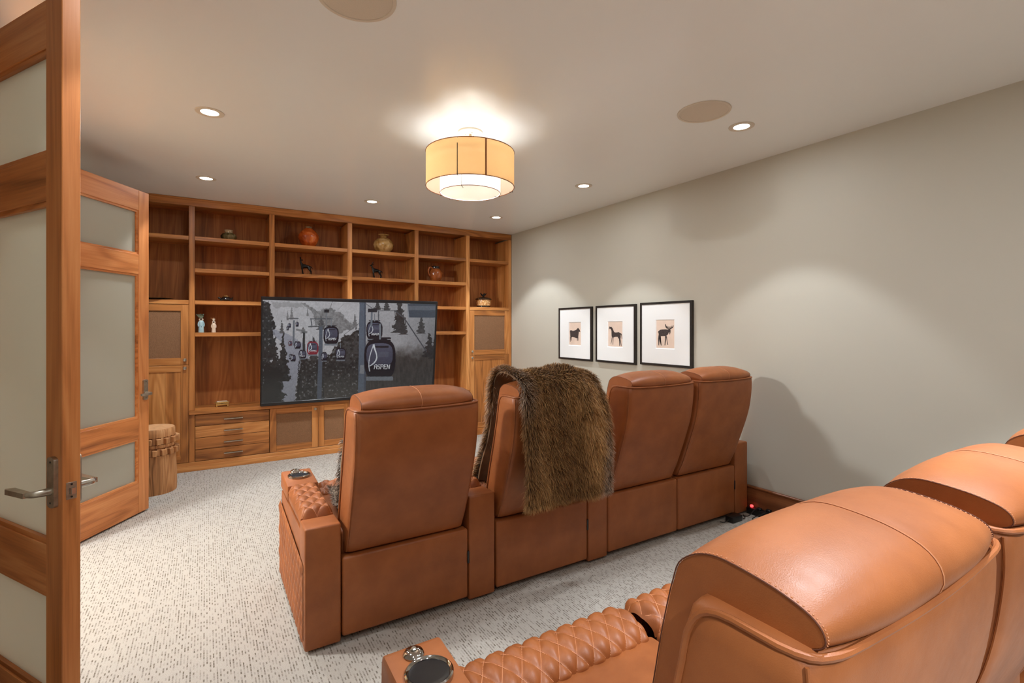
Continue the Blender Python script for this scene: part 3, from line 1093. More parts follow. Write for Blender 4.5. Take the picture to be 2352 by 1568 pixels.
part('collar', lathe(B(), [(0.050, 0.157), (0.048, 0.180), (0.051, 0.188), (0.046, 0.190), (0.042, 0.184), (0.042, 0.158)], (0, 0, 0), 32), gl_black, t, world=False)
part('handle', tube(B(), catmull([(-0.048, -0.02, 0.162), (-0.085, -0.03, 0.170), (-0.105, -0.035, 0.140), (-0.100, -0.03, 0.095), (-0.080, -0.02, 0.070)], 5), 0.010, 10), gl_brown, t, world=False)


def skin_mesh(name, joints, edges, mat, levels=2):
    me0 = bpy.data.meshes.new(name + '_cage')
    me0.from_pydata([j[0] for j in joints], edges, [])
    o = bpy.data.objects.new(name + '_cage', me0)
    COL.objects.link(o)
    md = o.modifiers.new('s', 'SKIN')
    for i, j in enumerate(joints):
        r = j[1] if isinstance(j[1], tuple) else (j[1], j[1])
        me0.skin_vertices[0].data[i].radius = r
        me0.skin_vertices[0].data[i].use_root = (i == 0)
    md.branch_smoothing = 0.6
    sb = o.modifiers.new('u', 'SUBSURF')
    sb.levels = levels
    dg = bpy.context.evaluated_depsgraph_get()
    me = bpy.data.meshes.new_from_object(o.evaluated_get(dg))
    bpy.data.objects.remove(o)
    bpy.data.meshes.remove(me0)
    me.name = name
    me.materials.clear()
    me.materials.append(mat)
    me.polygons.foreach_set('use_smooth', [True] * len(me.polygons))
    return me


def deer(loc, flip, antlers, label):
    """bronze deer; drawn in the x-z plane, head towards +x before flipping; 0.18 high"""
    t = thing('deer_figurine', loc, label, 'figurine', 'bronze deer on the shelf')
    f = -1 if flip else 1
    J = [((0.000 * f, 0, 0.094), 0.019),        # 0 belly
         ((-0.035 * f, 0, 0.096), 0.021),       # 1 rump
         ((0.034 * f, 0, 0.092), 0.021),        # 2 chest
         ((0.046 * f, 0, 0.118), 0.012),        # 3 neck low
         ((0.048 * f, 0, 0.145), 0.0085),       # 4 neck high
         ((0.050 * f, 0, 0.160), 0.0105),       # 5 head
         ((0.024 * f, 0, 0.156), 0.0055),       # 6 muzzle (looks back along the body)
         ((0.032 * f, 0.011, 0.060), 0.0075),   # 7 fore knee
         ((0.026 * f, 0.011, 0.003), 0.0042),
         ((0.036 * f, -0.011, 0.060), 0.0075),
         ((0.022 * f, -0.011, 0.003), 0.0042),
         ((-0.046 * f, 0.011, 0.062), 0.010),   # 11 stifle
         ((-0.062 * f, 0.011, 0.036), 0.0052),
         ((-0.058 * f, 0.011, 0.003), 0.0042),
         ((-0.034 * f, -0.011, 0.062), 0.010),
         ((-0.048 * f, -0.011, 0.036), 0.0052),
         ((-0.042 * f, -0.011, 0.003), 0.0042),
         ((-0.056 * f, 0, 0.092), 0.006),       # 17 tail root
         ((-0.070 * f, 0, 0.066), 0.003)]
    if antlers:
        J[3] = ((0.046 * f, 0, 0.116), 0.0125)
        J[4] = ((0.050 * f, 0, 0.138), 0.0085)
        J[5] = ((0.054 * f, 0, 0.150), 0.010)
        J[6] = ((0.078 * f, 0, 0.146), 0.0052)
    E_ = [(0, 1), (0, 2), (2, 3), (3, 4), (4, 5), (5, 6), (2, 7), (7, 8), (2, 9), (9, 10), (1, 11), (11, 12), (12, 13), (1, 14), (14, 15), (15, 16), (1, 17), (17, 18)]
    put('body', skin_mesh('deer_body', J, E_, bronze), t)
    hx, hz = J[5][0][0], J[5][0][2]
    for s in (-1, 1):
        bm = B()
        if antlers:
            tube(bm, [(hx, s * 0.004, hz + 0.006), (hx - 0.008 * f, s * 0.012, hz + 0.020), (hx - 0.022 * f, s * 0.016, hz + 0.042)], [0.0028, 0.0024, 0.0012], 7)
            part('horn', bm, bronze, t, world=False)
            part('ear', tube(B(), [(hx, s * 0.006, hz + 0.004), (hx - 0.012 * f, s * 0.018, hz + 0.008), (hx - 0.020 * f, s * 0.024, hz + 0.008)], [0.003, 0.0045, 0.001], 7), bronze, t, world=False)
        else:
            tube(bm, [(hx, s * 0.005, hz + 0.004), (hx + 0.002 * f, s * 0.010, hz + 0.020), (hx + 0.004 * f, s * 0.012, hz + 0.030)], [0.004, 0.0055, 0.001], 7)
            part('ear', bm, bronze, t, world=False)
    return t


deer((0.905, SY - 0.01, 1.9035), True, False, 'dark bronze doe looking over her back below the rust orange vase')
deer((1.662, SY - 0.01, 1.9035), True, True, 'dark bronze antelope with swept horns below the tan vase')

# turtle-shaped box
t = thing('turtle_box', (0.172, SY, 1.6025), 'small dark turtle shaped box with a pale lid mark', 'box')
part('shell', lathe(B(), [(0.036, 0.010), (0.046, 0.016), (0.046, 0.026), (0.036, 0.042), (0.018, 0.052), (0.0, 0.055)], (0, 0, 0), 28), gl_black, t, world=False)
part('lid', lathe(B(), [(0.024, 0.048), (0.020, 0.055), (0.010, 0.060), (0.0, 0.061)], (0, 0, 0), 24), gl_tan, t, world=False)
for sx, sy in ((-1, -1), (1, -1), (-1, 1), (1, 1)):
    part('foot', tube(B(), [(sx * 0.030, sy * 0.025, 0.018), (sx * 0.044, sy * 0.034, 0.010), (sx * 0.050, sy * 0.038, 0.007)], [0.010, 0.009, 0.006], 8), gl_black, t, world=False)
part('head', tube(B(), [(-0.040, 0, 0.022), (-0.058, 0, 0.034), (-0.070, 0, 0.036)], [0.009, 0.011, 0.006], 10), gl_black, t, world=False)
part('tail', tube(B(), [(0.042, 0, 0.022), (0.056, 0, 0.034), (0.062, -0.004, 0.046)], [0.008, 0.006, 0.004], 8), gl_black, t, world=False)


def kachina(loc, h, body_m, bill, label):
    t = thing('bird_figurine', loc, label, 'figurine', 'ceramic bird figures')
    k = h / 0.185
    part('robe', lathe(B(), [(0.024 * k, 0), (0.025 * k, 0.004 * k), (0.022 * k, 0.05 * k), (0.0205 * k, 0.085 * k), (0.022 * k, 0.105 * k), (0.018 * k, 0.112 * k), (0.010 * k, 0.116 * k)], (0, 0, 0), 24), body_m, t, world=False)
    part('collar', lathe(B(), [(0.012 * k, 0.112 * k), (0.019 * k, 0.118 * k), (0.020 * k, 0.128 * k), (0.014 * k, 0.138 * k), (0.009 * k, 0.140 * k)], (0, 0, 0), 20), gl_cream, t, world=False)
    part('mouth', lathe(B(), [(0.0095 * k, -0.0185 * k), (0.006 * k, -0.0205 * k), (0.0, -0.021 * k)], (0, 0, 0.128 * k), 12, axis='y'), gl_black, t, world=False)
    if bill == 'crest':
        part('head', lathe(B(), [(0.010 * k, 0.137 * k), (0.018 * k, 0.148 * k), (0.022 * k, 0.160 * k), (0.016 * k, 0.166 * k), (0.0, 0.168 * k)], (0, 0, 0), 18), gl_green, t, world=False)
        for a in range(4):
            x = (-0.018 + a * 0.012) * k
            part('crest_knob', lathe(B(), [(0.003 * k, 0), (0.006 * k, 0.006 * k), (0.0045 * k, 0.012 * k), (0.0, 0.014 * k)], (x, 0.0, (0.164 + 0.003 * (a % 2)) * k), 10), gl_green, t, world=False)
        part('beak', tube(B(), [(-0.012 * k, -0.004 * k, 0.150 * k), (-0.026 * k, -0.006 * k, 0.164 * k), (-0.040 * k, -0.008 * k, 0.175 * k)], [0.010 * k, 0.008 * k, 0.003 * k], 8), gl_green, t, world=False)
    else:
        part('head', lathe(B(), [(0.008 * k, 0.138 * k), (0.015 * k, 0.150 * k), (0.017 * k, 0.163 * k), (0.011 * k, 0.178 * k), (0.0, 0.184 * k)], (0, 0, 0), 18), gl_cream, t, world=False)
        part('beak', tube(B(), [(-0.010 * k, -0.004 * k, 0.168 * k), (-0.022 * k, -0.006 * k, 0.176 * k), (-0.036 * k, -0.008 * k, 0.177 * k)], [0.007 * k, 0.005 * k, 0.002 * k], 8), gl_flower, t, world=False)
    for s in (-1, 1):
        part('arm', tube(B(), [(s * 0.019 * k, -0.004 * k, 0.098 * k), (s * 0.0245 * k, -0.008 * k, 0.078 * k), (s * 0.023 * k, -0.012 * k, 0.058 * k)], [0.006 * k, 0.005 * k, 0.004 * k], 8), body_m, t, world=False)
    part('button', lathe(B(), [(0.003 * k, -0.0195 * k), (0.003 * k, -0.023 * k), (0.0, -0.0235 * k)], (0.002, 0, 0.055 * k), 8, axis='y'), gl_black, t, world=False)
    return t


kachina((-0.036, SY, 1.2985), 0.185, gl_blue, 'crest', 'taller pale blue ceramic bird figure with a sea green crest')
kachina((0.068, SY, 1.2985), 0.145, gl_cream, 'plain', 'shorter cream ceramic bird figure with a pointed beak')

t = thing('lidded_pot', (3.057, SY, 1.6025), 'round lidded pot with a pale flower band and bird knob', 'pot')
part('body', lathe(B(), [(0.083, 0), (0.090, 0.006), (0.088, 0.022), (0.090, 0.028)], (0, 0, 0), 36), gl_dark, t, world=False)
part('flower_band', lathe(B(), [(0.0905, 0.024), (0.094, 0.05), (0.0945, 0.085), (0.093, 0.100)], (0, 0, 0), 36), gl_flower, t, world=False)
part('lid', lathe(B(), [(0.100, 0.098), (0.108, 0.104), (0.106, 0.112), (0.085, 0.122), (0.045, 0.134), (0.016, 0.142)], (0, 0, 0), 36), gl_dark, t, world=False)
bm = B()
tube(bm, [(-0.046, 0, 0.186), (-0.02, 0, 0.160), (0.0, 0, 0.152), (0.02, 0, 0.162), (0.044, 0, 0.184)], [0.004, 0.010, 0.015, 0.010, 0.004], 10)
tube(bm, [(0, 0, 0.138), (0, 0, 0.155), (0.004, -0.012, 0.176), (0.006, -0.026, 0.186)], [0.010, 0.012, 0.009, 0.003], 10)
part('bird_knob', bm, gl_black, t, world=False)

t = thing('trinket_box', (0.138, 5.70, 0.5655), 'small gilt footed trinket box on the counter', 'box')
part('body', bx(-0.056, 0.056, -0.030, 0.030, 0.012, 0.030, 0.004, 2), brass, t, world=False)
part('lid', bx(-0.060, 0.060, -0.034, 0.034, 0.032, 0.045, 0.005, 2), brass, t, world=False)
part('lid_top', bx(-0.046, 0.046, -0.024, 0.024, 0.045, 0.054, 0.006, 2), gl_cream, t, world=False)
for sx, sy in ((-1, -1), (1, -1), (-1, 1), (1, 1)):
    part('foot', lathe(B(), [(0.006, 0), (0.009, 0.004), (0.007, 0.013)], (sx * 0.048, sy * 0.024, 0), 10), brass, t, world=False)
t.rotation_euler[2] = 0.12

t = thing('shallow_dish', (-0.42, 5.66, 1.6025), 'low dark dish on the tower cabinet behind the open door', 'dish')
part('bowl', lathe(B(), [(0.07, 0), (0.085, 0.004), (0.16, 0.013), (0.165, 0.017), (0.155, 0.016), (0.08, 0.008), (0.0, 0.007)], (0, 0, 0), 36), gl_dark, t, world=False)

# ------------------------------------------------------------------ log stool
SX, SYY, SR = -0.378, 5.045, 0.172
t = thing('log_stool', (SX, SYY, 0), 'carved log stool with two rings of square pegs beside the open door', 'stool')
bm = B()
rs = []
for z, r in ((0, 0.172), (0.02, 0.174), (0.15, 0.172), (0.29, 0.168), (0.310, 0.166), (0.312, 0.150), (0.372, 0.150), (0.374, 0.163), (0.398, 0.163), (0.400, 0.150), (0.455, 0.150), (0.457, 0.163), (0.48, 0.163), (0.515, 0.160), (0.522, 0.155)):
    rs.append([((r + 0.004 * mnoise.noise(Vector((math.cos(a) * 2, math.sin(a) * 2, z * 4)))) * math.cos(a), (r + 0.004 * mnoise.noise(Vector((math.cos(a) * 2, math.sin(a) * 2, z * 4)))) * math.sin(a), z) for a in [2 * PI * i / 48 for i in range(48)]])
rings(bm, rs)
part('trunk', bm, log_wood, t, world=False)
part('sawn_top', lathe(B(), [(0.154, 0.520), (0.153, 0.5235), (0.0, 0.524)], (0, 0, 0), 48), log_end, t, world=False)
for row, (z0, z1, off) in enumerate(((0.315, 0.362, 0.0), (0.405, 0.450, 0.16))):
    for i in range(18):
        a = 2 * PI * i / 18 + off
        bm = box(B(), 0.120, 0.192, -0.016, 0.016, z0, z1, 0.003)
        me = to_mesh(bm, 'peg', log_wood)
        o = put('peg', me, t)
        o.rotation_euler[2] = a
        bm = box(B(), 0.130, 0.164, -0.010, 0.010, z0 - 0.002, z1 + 0.006)
        o = put('rib', to_mesh(bm, 'rib', log_wood), t)
        o.rotation_euler[2] = a + PI / 18

# ------------------------------------------------------------------ leather seats
AW, PITCH = 0.147, 0.606
ZB = [0.378, 0.42, 0.46, 0.54, 0.62, 0.68, 0.74, 0.79, 0.84, 0.886, 0.93, 0.97, 1.000]
YB = [0.020, 0.000, -0.020, -0.050, -0.078, -0.099, -0.118, -0.131, -0.140, -0.146, -0.150, -0.151, -0.149]
YF = [0.160, 0.153, 0.145, 0.125, 0.103, 0.085, 0.066, 0.052, 0.038, 0.026, 0.016, 0.008, -0.002]


def ysh(z, A):
    return float(np.interp(z, ZB, A))


def quilt(u, v, a, b):
    p, q_ = u / a + v / b, u / a - v / b
    return (abs(math.sin(PI * p)) * abs(math.sin(PI * q_))) ** 0.6


CACHE = {}


def cached(key, fn):
    if key not in CACHE:
        CACHE[key] = fn()
    return CACHE[key]


def quilted_surface(P, N, u0, u1, v0, v1, nu, nv, a, b, amp, fade):
    """grid on surface P(u,v) with normal N(u,v), puffed in diamonds; returns bmesh and seam lines bmesh"""
    def pos(u, v, extra=0.0):
        f = fade(u, v)
        h = amp * quilt(u, v, a, b) * f
        return Vector(P(u, v)) + Vector(N(u, v)) * (h + extra)
    bm = B()
    rings(bm, [[pos(u0 + (u1 - u0) * i / nu, v0 + (v1 - v0) * j / nv) for i in range(nu + 1)] for j in range(nv + 1)], False, False)
    st = B()
    ncell_u = (u1 - u0) / a
    for sgn in (1, -1):
        k0 = math.floor(min(u0 / a + sgn * v / b for v in (v0, v1)))
        k1 = math.ceil(max(u1 / a + sgn * v / b for v in (v0, v1)))
        for k in range(k0, k1 + 1):
            pts = []
            for j in range(0, 41):
                v = v0 + (v1 - v0) * j / 40
                u = a * (k - sgn * v / b)
                if u0 <= u <= u1 and fade(u, v) > 0.15:
                    pts.append(pos(u, v, 0.0022))
            if len(pts) > 2:
                tube(st, pts, 0.0009, 4)
    return bm, st


def m_shell():
    rs = []
    hw0 = 0.285
    for z, yb, yf in zip(ZB, YB, YF):
        hwz = hw0 - 0.004 * (1.0 - z)
        r, rf = 0.028, 0.010
        ring = []
        for (cx, cy, a0, rr) in ((hwz - r, yb + r, -PI / 2, r), (hwz - rf, yf - rf, 0, rf), (-hwz + rf, yf - rf, PI / 2, rf), (-hwz + r, yb + r, PI, r)):
            for k in range(5):
                a = a0 + PI / 2 * k / 4
                ring.append((cx + rr * math.cos(a), cy + rr * math.sin(a), z))
        # back side carries extra points so that it can belly out a little near the top
        ring += [(x, yb, z) for x in np.linspace(-hwz + r, hwz - r, 12)[1:-1]]
        ring = [(x, y - (0.010 * math.cos(x / hwz * PI / 2) * max(0.0, min(1.0, (z - 0.6) / 0.4)) if y < yb + 0.02 else 0.0), z) for x, y, z in ring]
        rs.append(ring)
    top = [(x * 0.975, y * 0.9 - 0.006, 1.009) for x, y, z in rs[-1]]
    top2 = [(x * 0.90, y * 0.6 - 0.02, 1.010) for x, y, z in rs[-1]]
    bot = [(x * 0.97, y * 0.9 + 0.008, 0.372) for x, y, z in rs[0]]
    return to_mesh(rings(B(), [bot] + rs + [top, top2]), 'backrest', leather, ang=50)


def m_piping():
    h = 0.2855
    pts = [(-h, ysh(z, YF) - 0.008, z) for z in np.linspace(0.46, 0.965, 14)]
    pts += [(-h + 0.001, -0.012, 0.990), (-h + 0.002, -0.030, 1.004), (-h + 0.003, -0.06, 1.009), (-h + 0.004, -0.115, 1.008), (-h + 0.012, -0.142, 1.008), (-h + 0.03, -0.153, 1.008)]
    n = 9
    mid = [(x, -0.1545 - 0.010 * math.cos(x / h * PI / 2), 1.0075 - 0.004 * math.cos(x / h * PI / 2)) for x in np.linspace(-h + 0.06, h - 0.06, n)]
    full = pts + mid + [(-x, y, z) for x, y, z in reversed(pts)]
    return to_mesh(tube(B(), catmull(full, 2), 0.0048, 8), 'piping', leather)


CPROF = [(-0.120, 1.002), (-0.138, 1.010), (-0.149, 1.019), (-0.147, 1.032), (-0.134, 1.043), (-0.108, 1.0515), (-0.078, 1.057), (-0.034, 1.061), (-0.007, 1.058), (0.016, 1.048), (0.036, 1.030), (0.045, 1.005), (0.054, 0.972), (0.068, 0.91), (0.083, 0.83), (0.110, 0.70), (0.140, 0.58), (0.165, 0.47)]


def cushion_geo():
    pr = catmull(CPROF, 3)
    m = len(pr)
    nr = []
    for i in range(m):
        a, b = pr[max(i - 1, 0)], pr[min(i + 1, m - 1)]
        t = np.array(b) - np.array(a)
        n = np.array([-t[1], t[0]])
        n /= np.linalg.norm(n) + 1e-9
        nr.append(n)
    return pr, nr


def m_cushion():
    pr, nr = cushion_geo()
    m = len(pr)
    half = 0.252
    nu = 36
    rs = []
    for i in range(nu + 1):
        u = -1 + 2 * i / nu
        bulge = 0.026 * (1 - abs(u) ** 3.5) * (0.94 if abs(u) < 0.03 else 1.0)
        ring = []
        for k in range(m):
            w = math.sin(PI * min(1, k / (m * 0.62))) ** 0.6 if k < m * 0.62 else 0.0
            w = max(w, 0.6 if k > m * 0.45 else 0.0)
            if k < 3: w *= k / 3
            ring.append((u * half, pr[k][0] + nr[k][0] * bulge * w, pr[k][1] + nr[k][1] * bulge * w))
        # hidden inner side
        ring += [(u * half, 0.13, 0.47), (u * half, 0.02, 0.80), (u * half, -0.05, 0.975)]
        rs.append(ring)
    bm = rings(B(), rs)
    return to_mesh(bm, 'back_cushion', leather, ang=48, tri=True)


def m_corner():
    hw0 = 0.285
    pts = [(-(hw0 - 0.004 * (1 - z)) + 0.006, yb + 0.006, z) for z, yb in zip(ZB, YB)]
    return to_mesh(tube(B(), catmull(pts, 2), 0.0022, 6), 'corner_seam', leather)


def m_cush_seam():
    pr, nr = cushion_geo()
    st = B()
    for s in (1,):
        tube(st, [(s * 0.2525, p[0] + n[0] * 0.0012, p[1] + n[1] * 0.0012) for p, n in zip(pr[2:], nr[2:])], 0.0010, 5)
    return to_mesh(st, 'edge_seam', dark_seam)


def m_cush_stitch():
    """raised thread stitches beside the end seams and down the middle"""
    pr, nr = cushion_geo()
    m = len(pr)
    st = B()
    for s in (-1, 1):
        L = catmull(pr[3:], 3)
        for k in range(0, len(L) - 1, 2):
            a, b = np.array(L[k]), np.array(L[k + 1])
            t = b - a
            n = np.array([-t[1], t[0]]) / (np.linalg.norm(t) + 1e-9)
            bul = 0.0016
            p0, p1 = a + t * 0.1 + n * bul, a + t * 0.75 + n * bul
            tube(st, [(s * 0.2475, p0[0], p0[1]), (s * 0.2475, p1[0], p1[1])], 0.0009, 4)
    mid = []
    for k in range(2, int(m * 0.75)):
        w = math.sin(PI * min(1, k / (m * 0.62))) ** 0.6 if k < m * 0.62 else 0.0
        w = max(w, 0.6 if k > m * 0.45 else 0.0)
        if k < 3: w *= k / 3
        mid.append((0, pr[k][0] + nr[k][0] * 0.0256 * w, pr[k][1] + nr[k][1] * 0.0256 * w))
    tube(st, mid, 0.0010, 5)
    return to_mesh(st, 'stitching', thread_m)


def m_base():
    return to_mesh(bx(-0.2985, 0.2985, 0.0, 0.06, 0.028, 0.365, 0.012, 3), 'base_panel', leather)


def m_latch():
    return to_mesh(bx(0.2935, 0.3045, -0.0015, 0.010, 0.195, 0.255, 0.0015), 'latch', black_pl)


def m_seat():
    bm = bx(-0.296, 0.296, 0.06, 0.60, 0.30, 0.462, 0.018, 3)
    box(bm, -0.29, 0.29, 0.06, 0.74, 0.03, 0.31, 0.01)
    return to_mesh(bm, 'seat_cushion', leather)


BPATH = catmull([(0.578, 0.452), (0.590, 0.472), (0.615, 0.488), (0.650, 0.497), (0.690, 0.496), (0.725, 0.478), (0.748, 0.445), (0.756, 0.40), (0.758, 0.33), (0.757, 0.25), (0.752, 0.16), (0.745, 0.10)], 4)
_bd = [0.0]
for i in range(1, len(BPATH)):
    _bd.append(_bd[-1] + math.dist(BPATH[i], BPATH[i - 1]))


def _bp(v):
    return (float(np.interp(v, _bd, [p[0] for p in BPATH])), float(np.interp(v, _bd, [p[1] for p in BPATH])))


def bolster():
    hwb = 0.288
    def P(u, v):
        y, z = _bp(v)
        e = max(0.0, (abs(u) - hwb + 0.035) / 0.035)
        drop = 0.028 * e * e
        n = N(u, v)
        return (u, y - n[1] * drop, z - n[2] * drop)
    def N(u, v):
        a, b = _bp(max(0, v - 0.012)), _bp(min(_bd[-1], v + 0.012))
        t = np.array(b) - np.array(a)
        l = np.linalg.norm(t) + 1e-9
        return (0, -t[1] / l, t[0] / l)
    def fade(u, v):
        return max(0.0, min(1, (hwb + 0.004 - abs(u)) / 0.02, v / 0.012))
    bm, st = quilted_surface(P, N, -hwb, hwb, 0, _bd[-1], 190, 110, 0.0575, 0.092, 0.0125, fade)
    return to_mesh(bm, 'quilted_bolster', leather, ang=80), to_mesh(st, 'stitching', thread_m)


def m_arm():
    bm = B()
    h = AW / 2 - 0.001
    box(bm, -h, h, 0.0, 0.125, 0.012, 0.518, 0.009, 3)
    poly = [(0.120, 0.03), (0.120, 0.475), (0.735, 0.475), (0.745, 0.465), (0.80, 0.03)]
    prism(bm, poly, -h + 0.003, h - 0.003, 'x')
    return to_mesh(bm, 'arm', leather)


def m_pad_front():
    h = AW / 2 - 0.001
    bm = B()
    poly = [(0.50, 0.487), (0.50, 0.560), (0.735, 0.575), (0.748, 0.570), (0.755, 0.555), (0.758, 0.487)]
    prism(bm, poly, -h, h, 'x')
    es = [e for e in bm.edges]
    bmesh.ops.bevel(bm, geom=es, offset=0.007, segments=2, profile=0.5, affect='EDGES')
    box(bm, -h + 0.004, h - 0.004, 0.135, 0.52, 0.487, 0.520, 0.006, 2)
    return to_mesh(bm, 'pad', leather)


def pad_quilt():
    h = AW / 2 - 0.004
    def P(u, v):
        e = max(0.0, (abs(u) - h + 0.03) / 0.03)
        r = max(0.0, (0.03 - v) / 0.03)
        f = max(0.0, (v - 0.36) / 0.02)
        z = 0.547 + 0.010 * v / 0.36 - 0.032 * e ** 2.2 - 0.034 * r ** 2.2
        return (u, 0.130 + v, z)
    def N(u, v):
        return (0, 0, 1)
    def fade(u, v):
        return max(0.0, min(1, (h + 0.003 - abs(u)) / 0.02, (v + 0.004) / 0.02, (0.383 - v) / 0.02))
    bm, st = quilted_surface(P, N, -h, h, 0.0, 0.38, 56, 130, 0.064, 0.086, 0.0115, fade)
    return to_mesh(bm, 'quilted_pad', leather, ang=80), to_mesh(st, 'stitching', thread_m)


def side_quilt(s):
    def P(u, v):
        zt = 0.36 + 0.06 * u / 0.75
        e = max(0.0, 1 - v / 0.02)
        return (s * (AW / 2 + 0.001 - 0.006 * e), 0.035 + u, 0.03 + v * (zt - 0.03) / 0.35)
    def N(u, v):
        return (s, 0, 0)
    def fade(u, v):
        return max(0.0, min(1, (0.352 - v) / 0.02, u / 0.02, (0.742 - u) / 0.02))
    bm, st = quilted_surface(P, N, 0, 0.74, 0, 0.35, 150, 84, 0.062, 0.107, 0.010, fade)
    return to_mesh(bm, 'quilted_panel', leather, ang=80), to_mesh(st, 'stitching', thread_m)


def m_cup():
    c = (0, 0.632, 0)
    bm = lathe(B(), [(0.0445, 0.571), (0.047, 0.576), (0.0515, 0.579), (0.055, 0.576), (0.0555, 0.566)], c, 40, False)
    return to_mesh(bm, 'cup_holder', chrome)


def m_cupwell():
    bm = lathe(B(), [(0.0475, 0.5735), (0.046, 0.5737), (0.030, 0.5735), (0.0, 0.5733)], (0, 0.632, 0), 40, True)
    return to_mesh(bm, 'cup_well', cup_dark)


def m_button():
    bm = lathe(B(), [(0.024, 0.566), (0.025, 0.576), (0.021, 0.582), (0.012, 0.585), (0.0, 0.586)], (-0.008, 0.708, 0), 28)
    return to_mesh(bm, 'control_button', chrome)


def m_buttoncap():
    bm = lathe(B(), [(0.007, 0.584), (0.0075, 0.588), (0.005, 0.590), (0.0, 0.590)], (-0.008, 0.708, 0), 16)
    return to_mesh(bm, 'button_cap', steel)


def add_arm(root, x, outer=0):
    a = put('arm', cached('arm', m_arm), root, (x, 0, 0))
    put('pad', cached('padf', m_pad_front), a)
    q1, q2 = cached('padq', pad_quilt)
    put('quilted_pad', q1, a)
    put('stitching', q2, a)
    put('cup_holder', cached('cup', m_cup), a)
    put('cup_well', cached('cupw', m_cupwell), a)
    put('control_button', cached('btn', m_button), a)
    put('button_cap', cached('btnc', m_buttoncap), a)
    if outer:
        q1, q2 = cached(('side', outer), lambda: side_quilt(outer))
        put('quilted_panel', q1, a)
        put('stitching', q2, a)


def add_seat(root, x, latch=True):
    b = put('backrest', cached('shell', m_shell), root, (x, 0, 0))
    put('piping', cached('pipe', m_piping), b)
    put('corner_seam', cached('corner', m_corner), b)
    c = put('back_cushion', cached('cush', m_cushion), root, (x - 0.006, 0, 0))
    for sx in (0.0, -0.505):
        put('edge_seam', cached('cseam', m_cush_seam), c, (sx, 0, 0))
    put('stitching', cached('cst', m_cush_stitch), c)
    p = put('base_panel', cached('base', m_base), root, (x, 0, 0))
    if latch:
        put('latch', cached('latch', m_latch), p)
    s = put('seat_cushion', cached('seat', m_seat), root, (x, 0, 0))
    q1, q2 = cached('bol', bolster)
    put('quilted_bolster', q1, s)
    put('stitching', q2, s)


def module(name, loc, seats, left, right, label, outer_l=0, outer_r=0, group=None):
    t = thing(name, loc, label, 'recliner' if seats == 1 else 'loveseat', group)
    x = 0.0
    if left:
        add_arm(t, AW / 2, outer_l)
        x = AW
    for i in range(seats):
        add_seat(t, x + PITCH / 2, latch=(i == seats - 1))
        x += PITCH
    if right:
        add_arm(t, x + AW / 2, outer_r)
    return t


FRY, BRY = 2.18, 0.418
X0 = 0.345
G1 = 'front row of leather cinema seats'
module('recliner', (X0, FRY, 0), 1, True, True, 'tan leather recliner with quilted arms at the doorway end of the front row', -1, 0, G1)
x1 = X0 + 2 * AW + PITCH
module('recliner', (x1 + 0.004, FRY, 0), 1, False, True, 'tan leather recliner with the brown fur throw over its back', 0, 0, G1)
x2 = x1 + AW + PITCH
module('loveseat', (x2 + 0.006, FRY, 0), 2, False, True, 'tan leather loveseat in the front row below the framed prints', 0, 1, G1)
G2 = 'rear row of leather cinema seats'
XB = X0 + 0.010
module('loveseat', (XB, BRY, 0), 2, True, False, 'tan leather loveseat of the rear row with two large stitched headrests', -1, 0, G2)
module('recliner', (XB + AW + 2 * PITCH + 0.004, BRY, 0), 1, True, True, 'tan leather recliner at the wall end of the rear row', 0, 1, G2)


